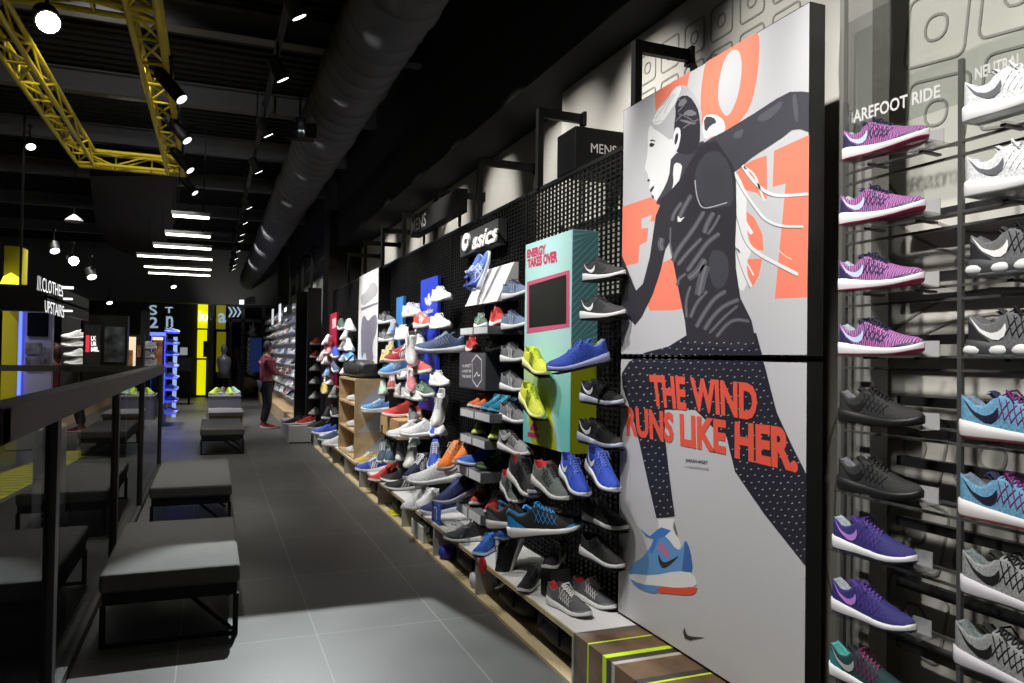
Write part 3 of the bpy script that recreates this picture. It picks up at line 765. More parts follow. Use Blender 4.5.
# sign boxes
def pl_text(parent, s, quad, m_, bold=.0, name='lettering', sh=0, th=0.0):
    mb = MB(); text_into(mb, s, quad, 0, bold, sh)
    o = mb.build(name, m_); local(o, parent); return o
e = empty('sign_box', (2.2, 4.06, 2.69), label='black box sign reading MENS beside the running poster', cat='sign')
local(MB().box((1.99, 4.06, 2.672), (2.33, 4.32, 2.93)).build('box', mat('sign_black', (16, 16, 18), .6, spec=.15), bevel=.004), e)
SGT = mat('sign_lettering', (208, 208, 205), .5)
f = lambda a, b: onY(a, b, 4.056)
pl_text(e, 'MENS', pxquad((591, 143), (616.5, 146), (616.5, 155.5), (591, 152.5), f), SGT, .0)
e = empty('hanging_sign', (1.96, 6.2, 3.0), label='long dark sign box reading MENS above the grid wall', cat='sign')
local(MB().box((1.90, 6.15, 2.77), (2.0, 7.75, 2.97)).build('box', mat('sign_grey', (38, 38, 39), .6, spec=.2), bevel=.004), e)
for y_ in (6.3, 7.5): local(MB().box((1.975, y_, 2.672), (1.995, y_+.03, 2.77)).build('foot', BLK), e)
pl_text(e, 'MENS', [(1.896, 7.70, 2.93), (1.896, 7.12, 2.93), (1.896, 7.12, 2.80), (1.896, 7.70, 2.80)], mat('sign_white', (235, 235, 235), .5), .015)
e = empty('brand_sign', (1.9, 5.7, 2.4), label='grey block sign with white 3D letters reading asics', cat='sign')
XAS = 1.925; a = onX(460, 253, XAS); b = onX(498, 224, XAS)
local(MB().box((XAS, b.y, onX(498, 243, XAS).z), (1.998, a.y, onX(498, 218, XAS).z)).build('block', mat('sign_mid_grey', (66, 67, 69), .5, spec=.2), bevel=.003), e)
mb = MB(); text_into(mb, 'asics', [onX(473.5, 234, 1.90), onX(498.5, 223, 1.90), onX(497, 241, 1.90), onX(472, 250, 1.90)], bold=.02, shear=.25)
LG = [(464, 234), (469, 231), (471, 236), (468, 245), (464, 252), (461, 254), (460.5, 247), (463, 240)]
mb2 = MB(); mb2.prism([onX(x, y, 1.83) for x, y in LG], (.01, 0, 0))
o = mb.build('lettering', mat('letter_white', (240, 240, 240), .4)); so = o.modifiers.new('s', 'SOLIDIFY'); so.thickness = .012; so.offset = 0; local(o, e)
mb2 = MB()
ring = []
cx, cy = 465.5, 242
for k in range(20):
    a_ = 2*PI*k/20; ring.append((cx-.5+3.2*math.cos(a_)+1.2*math.sin(a_)*-1, cy+9*math.sin(a_)))
for k in range(20):
    x0, y0 = ring[k]; x1, y1 = ring[(k+1) % 20]
    q = lambda x, y, f_: (cx+(x-cx)*f_, cy+(y-cy)*f_)
    w1 = .35 if 3 < k < 17 else .6
    P4 = [(x0, y0), (x1, y1), q(x1, y1, w1), q(x0, y0, w1)]
    mb2.prism([onX(x, y, 1.90) for x, y in P4], (.02, 0, 0))
local(mb2.build('spiral_logo', MATS['letter_white']), e)

# ================================================================== RUNNING POSTER
XP = 1.93
def homog(src, dst):
    A = []; bb = []
    for (x, y), (u, v) in zip(src, dst):
        A.append([x, y, 1, 0, 0, 0, -u*x, -u*y]); bb.append(u)
        A.append([0, 0, 0, x, y, 1, -v*x, -v*y]); bb.append(v)
    n = 8
    M_ = [r_+[c_] for r_, c_ in zip(A, bb)]
    for i in range(n):
        p = max(range(i, n), key=lambda k: abs(M_[k][i])); M_[i], M_[p] = M_[p], M_[i]
        for k in range(n):
            if k != i:
                f_ = M_[k][i]/M_[i][i]
                M_[k] = [a_-f_*b_ for a_, b_ in zip(M_[k], M_[i])]
    h = [M_[i][n]/M_[i][i] for i in range(n)]
    return lambda x, y: ((h[0]*x+h[1]*y+h[2])/(h[6]*x+h[7]*y+1), (h[3]*x+h[4]*y+h[5])/(h[6]*x+h[7]*y+1))
def clip(poly):
    for ax, lim, sg in ((0, 0, 1), (0, 1, -1), (1, 0, 1), (1, 1, -1)):
        out = []
        for i in range(len(poly)):
            p, q = poly[i], poly[(i+1) % len(poly)]
            ip = (p[ax]-lim)*sg >= 0; iq = (q[ax]-lim)*sg >= 0
            if ip: out.append(p)
            if ip != iq:
                t_ = (lim-p[ax])/(q[ax]-p[ax]); out.append((p[0]+(q[0]-p[0])*t_, p[1]+(q[1]-p[1])*t_))
        poly = out
        if not poly: return []
    return poly
PY0, PY1, PZT, PZ1, PZ2, PZB = 3.385, 2.085, 2.812, 1.566, 1.545, .272
UP = homog([(624, 110.7), (815.1, 1), (818.2, 358.6), (622, 357.2)], [(0, 0), (1, 0), (1, 1), (0, 1)])
LO = homog([(623, 361), (818.3, 363.8), (805.5, 727.7), (616.9, 610.6)], [(0, 0), (1, 0), (1, 1), (0, 1)])
def P3(uv, panel, d):
    zt_, zb_ = (PZT, PZ1) if panel == 0 else (PZ2, PZB)
    d *= .35
    return (XP-d, PY0+(PY1-PY0)*uv[0], zt_+(zb_-zt_)*uv[1])
def smooth(p, it=2):
    for _ in range(it):
        q = []
        for i in range(len(p)):
            a_, b_ = p[i], p[(i+1) % len(p)]
            q.append((a_[0]*.75+b_[0]*.25, a_[1]*.75+b_[1]*.25)); q.append((a_[0]*.25+b_[0]*.75, a_[1]*.25+b_[1]*.75))
        p = q
    return p
def tri_poly(mb, pts3):
    from mathutils.geometry import tessellate_polygon
    tr_ = tessellate_polygon([[Vector((p[1], p[2], 0)) for p in pts3]])
    mb.add(pts3, [tuple(t_) for t_ in tr_])
def ppoly(mb, px, panel, d, sm=0):
    if sm: px = smooth(px, sm)
    uv = clip([(UP if panel == 0 else LO)(x, y) for x, y in px])
    if len(uv) > 2: tri_poly(mb, [P3(q, panel, d) for q in uv])
PM = lambda n_, c_: mat(n_, c_, .45)
def panel(pn, label):
    zt_, zb_ = (PZT, PZ1) if pn == 0 else (PZ2, PZB)
    e = empty('poster_panel', (XP, (PY0+PY1)/2, zb_), label=label, cat='poster', group='two halves of the running poster')
    local(MB().box((XP, PY1, zb_), (1.999, PY0, zt_)).build('frame', mat('poster_frame', (30, 30, 31), .4)), e)
    local(MB().box((XP-.0002, PY1+.003, zb_+.003), (XP, PY0-.003, zt_-.003)).build('backdrop', mat('poster_paper', (200, 200, 205), .35)), e)
    return e
pu = panel(0, 'upper poster half, woman runner in black vest over coral letters')
pl = panel(1, 'lower poster half reading THE WIND RUNS LIKE HER.')
CORAL = PM('print_coral', (248, 136, 112))
def layer(name, polys, pn, d, m_, par, sm=0):
    mb = MB()
    for p in polys: ppoly(mb, p, pn, d, sm)
    if mb.f: local(mb.build(name, m_), par)
def rib(pts, w, ends=(.1, .1)):
    p = [Vector(q) for q in pts]
    L_ = []; R__ = []
    n_ = len(p)
    for i in range(n_):
        d = (p[min(i+1, n_-1)]-p[max(i-1, 0)]).normalized(); u = Vector((-d.y, d.x))
        f_ = ends[0] if i == 0 else ends[1] if i == n_-1 else 1
        L_.append(tuple(p[i]+u*w*f_)); R__.append(tuple(p[i]-u*w*f_))
    return L_+R__[::-1]
def curve(pts, it=2):
    for _ in range(it):
        q = [pts[0]]
        for a_, b_ in zip(pts, pts[1:]):
            q += [(a_[0]*.75+b_[0]*.25, a_[1]*.75+b_[1]*.25), (a_[0]*.25+b_[0]*.75, a_[1]*.25+b_[1]*.75)]
        q.append(pts[-1]); pts = q
    return pts
z4 = lambda L_: [(735+x/4.27, 150+y/4.27) for x, y in L_]
# big coral letters
O_out = [(703, 100), (704.5, 80), (708, 62), (716, 40), (740, 20), (763, 30), (763.5, 55), (760.5, 85), (754.5, 107), (745, 120), (733, 134), (712, 140), (704, 125)]
O_in = [(725.5, 112), (721, 100), (722, 80), (727, 60), (735, 49), (743, 50), (746, 64), (744, 86), (739.5, 103), (732, 117)]
layer('lettering', [[(656, 93), (692.5, 70), (689, 88), (676, 96), (664, 108), (657, 110)]], 0, .001, CORAL, pu)
layer('lettering', [O_out], 0, .0012, CORAL, pu, 1)
layer('backdrop', [O_in], 0, .0018, MATS['poster_paper'], pu, 2)
layer('lettering', [[(620, 208), (659, 195), (660, 213), (643, 219), (643, 229), (650, 228), (649, 242), (641, 246), (640, 264), (620, 268)],
    [(620, 286), (629, 290), (629, 316), (620, 314)],
    [(661, 266), (676, 258), (688, 310), (676, 312), (652, 312), (647, 300)],
    z4([(40, 75), (100, 40), (160, 20), (165, 190), (155, 218), (120, 182), (70, 170), (20, 110)]), z4([(70, 258), (110, 290), (145, 360), (152, 432), (100, 425), (72, 330)]), z4([(78, 468), (146, 465), (132, 540), (105, 588), (75, 535)]),
    z4([(192, 0), (350, -70), (350, 634), (205, 640), (246, 140), (188, 156)])], 0, .001, CORAL, pu)
# head
z1 = lambda L_: [(640+x/9.76, 80+y/9.76) for x, y in L_]
LG1 = PM('print_light', (232, 233, 236)); LG2 = PM('print_pale_grey', (188, 189, 194)); LG3 = PM('print_mid_grey', (120, 120, 126)); DG = PM('print_dark', (52, 51, 58)); DG2 = PM('print_charcoal', (70, 70, 78)); LEG = PM('print_leggings', (40, 40, 52))
z7 = lambda L_: [(620+x/4.655, 60+y/4.655) for x, y in L_]
layer('print', [z1([(130, 430), (95, 470), (88, 560), (92, 640), (84, 740), (66, 770+60), (62, 880), (88, 905), (100, 960), (118, 1010), (100, 1040), (118, 1075), (140, 1130), (172, 1185), (210, 1160), (250, 1080), (330, 900), (390, 700), (390, 430), (250, 330)])], 0, .003, LG1, pu, 1)
layer('print', [z7([(250, 430), (345, 435), (400, 360), (420, 420), (360, 520), (250, 640), (190, 640), (238, 560)])], 0, .0034, DG2, pu, 1)
layer('print', [z1([(355, 860), (300, 960), (240, 1090), (175, 1190), (190, 1225), (240, 1200), (310, 1150), (350, 1060), (340, 960)])], 0, .0036, DG2, pu, 1)
layer('print', [z1([(360, 800), (440, 820), (430, 900), (380, 1090), (340, 1150), (325, 1110), (355, 1000), (345, 900)])], 0, .0040, LG1, pu, 1)
layer('lettering', [z1([(170, 1240), (290, 1165), (315, 1180), (240, 1280), (190, 1340), (160, 1380), (120, 1380), (150, 1260)])], 0, .0042, CORAL, pu)
layer('print', [z7([(148, 310), (160, 255), (200, 205), (238, 165), (262, 128), (300, 112), (345, 140), (378, 195), (400, 260), (380, 310), (280, 320), (250, 380), (200, 340)])], 0, .0038, LG2, pu, 1)
layer('print', [z7([(150, 300), (175, 240), (230, 190), (262, 130), (300, 116), (280, 180), (240, 240), (200, 300)])], 0, .0041, LG1, pu, 1)
layer('print', [z7([(265, 205), (292, 165), (335, 165), (372, 215), (388, 270), (386, 400), (345, 442), (290, 436), (262, 415), (262, 300), (270, 250)])], 0, .0044, DG, pu, 1)
layer('print', [z7([(275, 215), (300, 175), (330, 190), (300, 215)]), z7([(300, 250), (340, 225), (378, 250), (340, 262)]), z7([(275, 275), (330, 280), (376, 300), (330, 296)])], 0, .0046, LG3, pu, 1)
layer('print', [z7([(262, 330), (275, 310), (293, 318), (295, 360), (280, 420), (262, 425), (256, 390)])], 0, .0048, LG1, pu, 1)
layer('print', [z7([(268, 350), (280, 335), (284, 360), (272, 395), (264, 390)])], 0, .0051, DG, pu, 1)
layer('print', [z7([(404, 255), (460, 250), (500, 275), (512, 320), (490, 345), (440, 355), (410, 370), (398, 320)])], 0, .0038, LG1, pu, 1)
layer('print', [z7([(404, 262), (450, 262), (470, 290), (440, 300), (410, 340)])], 0, .0041, DG2, pu, 1)
layer('print', [z1([(104, 628), (122, 612), (160, 622), (150, 645), (128, 655), (110, 650)]), z1([(112, 590), (135, 578), (168, 592), (166, 602), (138, 592), (114, 602)]), z1([(85, 975), (108, 965), (116, 980), (96, 995)]), z1([(112, 1070), (150, 1030), (160, 1045), (135, 1085), (128, 1100), (118, 1090)]), z1([(125, 1120), (150, 1125), (158, 1160), (140, 1155)])], 0, .0042, DG, pu, 1)
layer('print', [rib(curve(z1(p_)), .35) for p_ in ([(130, 430), (200, 400), (330, 380)], [(250, 330), (300, 230), (370, 130)], [(230, 420), (300, 440), (370, 400)], [(160, 380), (240, 280), (350, 130)], [(300, 480), (330, 540), (350, 600)])], 0, .0044, LG2, pu)
layer('print', [rib(curve(z1(p_)), .5) for p_ in ([(380, 180), (430, 210), (470, 170)], [(400, 330), (470, 350), (580, 420)], [(370, 400), (440, 330), (520, 340)], [(480, 200), (440, 260), (390, 310)], [(440, 470), (520, 420), (600, 380)])], 0, .0047, LG3, pu)
# jacket and sleeves
layer('print', [[(706, 143), (714.5, 138), (730, 130), (757, 114), (783, 97.5), (796, 91), (808, 90.5), (822, 92), (822, 133), (807, 128), (798, 129), (788, 137), (757, 157), (739, 172), (730, 188), (708, 180)]], 0, .0050, DG2, pu)
layer('print', [[(704, 144), (720, 140), (738, 165), (741, 180), (742, 214), (741, 245), (742, 269), (747, 299), (759, 322), (764, 345), (752, 352), (692, 346), (689, 322), (680, 280), (672, 240), (664, 215), (661, 200), (672, 192), (684, 178), (694, 160)]], 0, .0054, DG, pu)
layer('print', [[(672, 190), (664, 202), (658, 216), (652, 258), (645, 285), (638, 292), (622, 254), (622, 312), (637, 327), (644, 318), (655, 296), (663, 272), (668, 250), (674, 240)]], 0, .0052, DG, pu)
layer('print', [[(700, 165), (712, 150), (728, 152), (738, 175), (739, 205), (728, 207), (712, 209), (702, 198), (698, 180)]], 0, .0058, DG2, pu, 1)
# sheen folds on the vest
v3 = lambda L_: [(650+x/4.015, 180+y/4.015) for x, y in L_]
layer('print', [v3([(255, 280), (330, 290), (345, 380), (310, 450), (262, 420)])], 0, .0058, DG2, pu, 1)
VL = [([(180, 60), (150, 110), (125, 165)], 6), ([(140, 90), (110, 130), (100, 165)], 5), ([(235, 125), (190, 200), (120, 290), (105, 330)], 6), ([(275, 130), (250, 170), (235, 215)], 7), ([(300, 140), (280, 180), (250, 220)], 4),
      ([(225, 235), (170, 290), (125, 345)], 5), ([(300, 215), (250, 250), (215, 300), (165, 370)], 6), ([(240, 320), (210, 370), (170, 400)], 9), ([(245, 345), (225, 410), (215, 470)], 12), ([(330, 450), (280, 480), (235, 545), (205, 600)], 6),
      ([(385, 485), (320, 510), (270, 560), (240, 610)], 6), ([(380, 510), (320, 560), (260, 625)], 4), ([(250, 450), (205, 500), (180, 560)], 5), ([(180, 430), (160, 490), (165, 560)], 4), ([(160, 380), (130, 400), (125, 430)], 4),
      ([(95, 190), (92, 260), (110, 330)], 2.5), ([(60, 235), (50, 260), (62, 285)], 8), ([(430, 575), (370, 565), (330, 590), (290, 640)], 5)]
layer('print', [rib(curve(v3(p_)), w_/2.6) for p_, w_ in VL], 0, .0062, PM('print_fold', (92, 92, 100)), pu)
layer('print', [rib(curve(v3(p_)), w_/11.0) for p_, w_ in VL], 0, .0065, LG3, pu)
layer('print', [rib(curve(v3([(195, 0), (200, 50), (215, 100), (235, 115), (280, 105), (330, 90)])), .55, (1, 1))], 0, .0066, LG2, pu)
layer('print', [[(760, 118), (775, 108), (790, 98), (786, 110), (770, 122)], [(798, 95), (803, 93), (806, 120), (802, 122)], [(735, 135), (750, 126), (745, 140)]], 0, .0062, PM('print_fold', (92, 92, 100)), pu, 1)
HR_ = [[(50, 60), (100, 130), (160, 180), (220, 196), (352, 184)], [(15, 90), (60, 170), (110, 240), (160, 300), (230, 326), (330, 326)], [(15, 200), (40, 300), (70, 390), (120, 440), (200, 482), (310, 536)], [(20, 360), (40, 450), (70, 530), (100, 590)], [(60, 70), (110, 100), (140, 190), (156, 215)], [(20, 140), (50, 220), (60, 300), (100, 360)], [(30, 420), (70, 470), (110, 540)], [(220, 430), (250, 455), (280, 470)]]
layer('print', [z4([(8, 80), (40, 110), (75, 190), (72, 270), (80, 380), (100, 440), (75, 480), (85, 560), (60, 620), (25, 560), (15, 400), (5, 200)])], 0, .0022, LG1, pu, 1)
layer('print', [rib(curve(z4(p_)), w_, (1, .1)) for p_, w_ in zip(HR_, (1.6, 1.2, 1.8, 1.6, 1.0, 2.0, .8, .4))], 0, .0024, LG1, pu)
layer('print', [rib(curve(z4([(x-5, y+8) for x, y in p_])), .35, (1, .1)) for p_ in HR_[:4]], 0, .0026, LG3, pu)
# swoosh on the vest
layer('swoosh', [[(681, 216), (684, 219), (688, 217), (684, 222), (681, 222)]], 0, .0068, LG1, pu)
# leggings (both halves)
TH = [(690, 338), (764, 338), (771, 365), (760, 420), (728, 440), (700, 412), (668, 412), (668, 440), (671, 469), (674, 495), (677, 518), (658, 520), (650, 485), (642, 448), (634, 416), (625, 390), (624, 376), (632, 364), (648, 355), (672, 349)]
RL = [(690, 345), (764, 335), (772, 362), (785, 415), (800, 448), (822, 492), (822, 582), (812, 569), (770, 517), (740, 474), (732, 440), (722, 410)]
for pn, par in ((0, pu), (1, pl)):
    layer('leggings_print', [TH], pn, .0050, LEG, par); layer('leggings_print', [RL], pn, .0044, LEG, par)
def inside(p, poly):
    c_ = False; j = len(poly)-1
    for i in range(len(poly)):
        if (poly[i][1] > p[1]) != (poly[j][1] > p[1]) and p[0] < (poly[j][0]-poly[i][0])*(p[1]-poly[i][1])/(poly[j][1]-poly[i][1])+poly[i][0]: c_ = not c_
        j = i
    return c_
for pn, par in ((0, pu), (1, pl)):
    mb = MB()
    for r_ in range(0, 34):
        for q_ in range(0, 30):
            x = 624+q_*7.6+(r_ % 2)*3.8; y = 343+r_*6.6+(q_ % 2)*1.0+(x-624)*.02
            if (inside((x-1.5, y), TH) and inside((x+1.5, y), TH)) or (inside((x-2, y), RL) and inside((x+2, y), RL)):
                ppoly(mb, [(x-1, y+.5), (x-.6, y-.4), (x+1, y-.8), (x+.8, y+.2)], pn, .0056)
    if mb.f: local(mb.build('leggings_dots', LG2), par)
# lettering on the lower half
def ptext(s, px, pn, d, m_, par, bold=.0, name='lettering', sh=0):
    q = [P3((UP if pn == 0 else LO)(*p), pn, d) for p in px]
    mb = MB(); text_into(mb, s, q, 0, bold, sh); local(mb.build(name, m_), par)
CORAL2 = PM('print_coral_deep', (232, 92, 74))
ptext('THE', [(652.5, 377), (690, 379), (691, 413), (656, 408.5)], 1, .0064, CORAL2, pl, .044)
ptext('WIND', [(695, 379.5), (765.5, 386), (764, 424), (697, 413)], 1, .0064, CORAL2, pl, .044)
ptext('RUNS', [(627, 408), (677.5, 415), (677, 446), (629, 438)], 1, .0064, CORAL2, pl, .044)
ptext('LIKE', [(683.5, 416), (732, 423), (731, 457), (684, 448)], 1, .0064, CORAL2, pl, .044)
ptext('HER.', [(741, 424), (805, 431), (806, 476), (740, 461)], 1, .0064, CORAL2, pl, .044)
ptext('JORDAN HASAY', [(689, 461), (712, 463), (712, 468), (689, 465)], 1, .0064, DG, pl, .02, 'caption')
ptext('ALL-AMERICAN DISTANCE RUNNER', [(688, 467.5), (713, 470.5), (713, 473), (688, 469.5)], 1, .0064, LG3, pl, .0, 'caption')
z8 = lambda L_: [(600+x/3.73, 500+y/3.73) for x, y in L_]
layer('print', [z8([(220, 75), (285, 78), (300, 160), (262, 190), (230, 150)])], 1, .0054, LG1, pl)
layer('print', [z8([(284, 80), (296, 130), (300, 165), (280, 110)])], 1, .0058, LG3, pl)
layer('print', [z8([(108, 262), (125, 240), (165, 215), (195, 175), (230, 130), (262, 150), (290, 190), (312, 190), (325, 148), (345, 190), (355, 280), (110, 282)])], 1, .0058, PM('print_shoe_blue', (104, 156, 212)), pl, 1)
layer('print', [z8([(325, 150), (345, 190), (355, 278), (310, 278), (318, 220)])], 1, .0060, PM('print_shoe_blue_dark', (66, 108, 176)), pl, 1)
layer('print', [z8([(262, 150), (290, 190), (312, 188), (300, 140), (270, 130)])], 1, .0062, LG1, pl, 1)
layer('print', [z8([(150, 110), (190, 140), (215, 120), (235, 108), (272, 120), (250, 140), (222, 150), (200, 205), (185, 200), (205, 150), (175, 140)])], 1, .0064, PM('print_lace_blue', (70, 130, 205)), pl)
layer('print', [z8([(106, 276), (200, 285), (290, 268), (358, 275), (370, 330), (290, 330), (222, 322), (150, 320), (115, 300)])], 1, .0062, LG1, pl, 1)
layer('print', [z8([(110, 292), (150, 315), (222, 322), (218, 350), (180, 345), (130, 322)])], 1, .0066, PM('print_tread_blue', (96, 142, 200)), pl, 1)
layer('print', [z8([(222, 322), (290, 330), (370, 325), (366, 345), (340, 358), (260, 350), (216, 348)])], 1, .0066, PM('print_tread_orange', (232, 84, 56)), pl, 1)
layer('swoosh', [z8([(220, 200), (224, 240), (240, 262), (270, 245), (308, 208), (270, 228), (245, 238), (232, 228)])], 1, .0068, DG, pl, 1)
layer('print', [z8([(215, 180), (240, 160), (268, 215), (255, 222)])], 1, .0066, PM('print_pinkish', (196, 120, 170)), pl, 1)
layer('swoosh', [z8([(318, 472), (311, 490), (318, 512), (338, 520), (365, 514), (395, 510), (350, 507), (330, 502), (322, 490)])], 1, .0064, DG, pl)
# ================================================================== DISPLAYS ON THE GRID WALL
# energy display box
XE = 1.835; EY0, EY1 = 3.87, 4.56
for (a_) in (0,):
    q = onX(525, 300, XE); EY1 = q.y; q = onX(571.5, 300, XE); EY0 = q.y
EZT = onX(571.5, 229.5, XE).z; EZB = onX(571.5, 455, XE).z
e = empty('display_box', (XE, (EY0+EY1)/2, EZB), label='tall pale green display box with a black screen and pink lettering', cat='display')
def swirl_mat():
    mt = bpy.data.materials.new('swirl_print'); mt.use_nodes = True
    N = mt.node_tree.nodes; L = mt.node_tree.links; b = N['Principled BSDF']; b.inputs['Roughness'].default_value = .4
    tc = N.new('ShaderNodeTexCoord'); w = N.new('ShaderNodeTexWave'); w.bands_direction = 'Y'
    w.inputs['Scale'].default_value = .55; w.inputs['Distortion'].default_value = 4; w.inputs['Detail'].default_value = 1; w.inputs['Phase Offset'].default_value = 1.2
    mp = N.new('ShaderNodeMapping'); mp.inputs['Rotation'].default_value = (.5, 0, 0)
    L.new(tc.outputs['Object'], mp.inputs['Vector']); L.new(mp.outputs[0], w.inputs['Vector'])
    r1 = N.new('ShaderNodeValToRGB'); el = r1.color_ramp.elements
    el[0].position = .25; el[0].color = srgb(120, 205, 200); el[1].position = .7; el[1].color = srgb(196, 222, 20)
    k = el.new(.45); k.color = srgb(176, 214, 226); k = el.new(.55); k.color = srgb(214, 226, 60)
    L.new(w.outputs['Fac'], r1.inputs['Fac'])
    g = N.new('ShaderNodeSeparateXYZ'); L.new(tc.outputs['Object'], g.inputs[0])
    mr = N.new('ShaderNodeMapRange'); mr.inputs['From Min'].default_value = 1.25; mr.inputs['From Max'].default_value = 1.62; L.new(g.outputs[2], mr.inputs['Value'])
    mx = N.new('ShaderNodeMix'); mx.data_type = 'RGBA'
    L.new(mr.outputs[0], mx.inputs[0]); L.new(r1.outputs[0], mx.inputs[6]); mx.inputs[7].default_value = srgb(186, 232, 230)
    L.new(mx.outputs[2], b.inputs['Base Color']); return mt
local(MB().box((XE, EY0, EZB), (1.998, EY1, EZT)).build('body', swirl_mat()), e)
sd = MB()
local(MB().box((XE+.002, EY0-.002, EZB+.002), (1.996, EY0, 1.62)).build('side_print', mat('side_green', (150, 160, 20), .45)), e)
local(MB().box((XE+.002, EY0-.002, 1.62), (1.996, EY0, EZT-.002)).build('side_print', mat('side_teal', (96, 150, 156), .45)), e)
st = MB()
for k in range(-10, 22):
    z0 = 1.62+k*.04
    p = []
    for (u_, v_) in ((0, z0), (0, z0+.012), (.16, z0+.172), (.16, z0+.16)): p.append((XE+.002+u_, EY0-.003, min(max(v_, 1.62), EZT-.003)))
    st.poly(p)
local(st.build('hatching', mat('hatch_teal', (130, 186, 190), .45)), e)
PK = mat('pink_print', (206, 60, 104), .5)
XF = XE-.0015
fq = lambda x, y: onX(x, y, XF)
pl_text(e, 'ENERGY', pxquad((527, 250), (546, 244), (546, 254), (527, 258.5), fq), PK, .06)
pl_text(e, 'TAKES OVER', pxquad((527.5, 259.5), (557.5, 250), (557.5, 262), (527.5, 268), fq), PK, .06)
local(MB().poly(pxquad((527, 282), (569.5, 270), (569.5, 327), (527, 333.5), fq)).build('screen_frame', mat('pink_frame', (214, 96, 134), .5)), e)
XF2 = XE-.004
local(MB().poly(pxquad((529, 285.5), (566, 274.5), (566, 323), (529, 327.5), lambda x, y: onX(x, y, XF2))).build('screen', mat('screen_glass', (34, 36, 34), .3, spec=.3)), e)
mb = MB()
for pts in ([(530, 438), (534.5, 418), (540, 438)],):
    pass
f3 = lambda x, y: onX(x, y, XF)
mb.poly([f3(*p) for p in ((530, 430), (534.3, 417), (536.5, 424), (538, 431.5))])
mb.poly([f3(*p) for p in ((527.5, 432), (539, 433.5), (539.5, 438), (527.5, 436.5))])
local(mb.build('mountain_logo', PK), e)

def banner(X, x0, x1, ytl, ytr, yb, m_, label, thick=.03, side=None, name='banner'):
    a = onX(x0, ytl, X); b = onX(x1, ytr, X); c = onX(x1, yb, X)
    e = empty(name, (X, b.y, c.z), label=label, cat='banner')
    local(MB().box((X, b.y, c.z), (X+thick, a.y, b.z)).build('board', side or m_), e)
    local(MB().box((X-.002, b.y+.002, c.z+.002), (X, a.y-.002, b.z-.002)).build('face', m_), e)
    return e, a, b, c
e, a, b, c = banner(1.95, 421, 438, 283, 275, 413, mat('banner_blue', (44, 70, 214), .4), 'tall bright blue banner with a white trefoil logo')
LW = mat('letter_white', (240, 240, 240), .4)
fx = lambda x, y: onX(x, y, 1.946)
mb = MB()
for pts in ([(428.6, 305), (427.2, 297), (428.8, 290.5), (430.4, 297), (430, 305)], [(428, 305), (425.5, 303), (424.3, 298), (425.6, 295.5), (428, 300)], [(430, 304.5), (432.3, 302), (433.2, 297), (432, 294.5), (430, 299)]):
    p3 = [fx(x, y+1) for x, y in smooth(pts, 1)]
    tri_poly(mb, [tuple(q) for q in p3])
local(mb.build('trefoil_logo', LW), e)
pl_text(e, 'adidas', pxquad((425, 309.5), (433, 307.5), (433, 312.5), (425, 314), fx), LW, .02)
e, a, b, c = banner(1.95, 396.5, 403.5, 299, 296, 360, mat('banner_ltblue', (70, 140, 214), .4), 'narrow light blue banner left of the trefoil banner')
e, a, b, c = banner(1.86, 359.5, 379, 275, 267, 364, mat('poster_white', (228, 228, 230), .4), 'tall white poster with a grey shoe above a grey figure', .14, DARK, 'tall_poster')
fx = lambda x, y: onX(x, y, 1.857)
mb = MB()
tri_poly(mb, [tuple(fx(*p)) for p in smooth([(361, 304), (361, 296), (366, 292), (371, 281), (377, 284), (377.5, 294), (370, 301), (364, 306)], 1)])
local(mb.build('shoe_print', mat('print_soft_grey', (168, 168, 174), .5)), e)
mb = MB(); tri_poly(mb, [tuple(fx(*p)) for p in [(361, 308), (378, 302), (378, 304), (361, 311)]])
tri_poly(mb, [tuple(fx(*p)) for p in smooth([(361, 362), (361, 322), (364, 314), (368, 322), (372, 316), (377, 314), (377, 330), (372, 345), (374, 362), (367, 362), (365, 350)], 1)])
local(mb.build('figure_print', mat('print_figure_grey', (126, 124, 140), .5)), e)
e, a, b, c = banner(1.9, 330, 337, 316, 312, 386, mat('banner_red', (170, 30, 62), .45), 'narrow dark red banner near the dark pillar')
local(MB().poly(pxquad((332.3, 319), (336, 317.5), (336, 327), (332.3, 329), lambda x, y: onX(x, y, 1.895))).build('face_panel', mat('pinkish_white', (235, 190, 195), .5)), e)

# stands, boxes and trays
def boxat(name, x0, y0, x1, y1, X, depth, m_, label, cat='display block', top=None):
    a = onX(x0, y1, X); b = onX(x1, y0, X); zb = onX(x1, y1, X).z
    e = empty(name, (X, b.y, min(a.z, zb)), label=label, cat=cat)
    local(MB().box((X, b.y, zb), (X+depth, a.y, b.z)).build('body', m_, bevel=.002), e)
    if top: local(MB().box((X-.002, b.y+.01, zb+.008), (X, a.y-.01, b.z-.006)).build('front', top), e)
    return e, a, b
# white wedge
e = empty('wedge_stand', (1.7, 5.3, 1.9), label='white wedge stand holding two blue shoes upright below the asics sign', cat='stand')
ya, yb_ = onX(497, 301, 1.84).y, onX(465, 307, 1.84).y; WYM = (ya+yb_)/2
mb = MB(); A = [(1.84, onX(497, 301, 1.84).z), (1.998, onX(497, 301, 1.84).z+.02), (1.998, onX(507, 265, 1.99).z), (1.965, onX(507, 265, 1.99).z)]
mb.prism([(x, ya, z) for x, z in A], (0, yb_-ya, 0))
local(mb.build('wedge', WHT), e)
GB = mat('grey_block_face', (84, 84, 90), .5)
e, a, b = boxat('display_block', 459, 352, 486, 391, 1.80, .198, mat('grey_block_side', (70, 70, 74), .5), 'dark grey block with a white outlined shoe emblem', top=GB)
fx = lambda x, y: onX(x, y, 1.796)
mb = MB()
hx = [(472, 361), (476.5, 355), (481.5, 360), (481.5, 380), (477, 387), (472.5, 380)]
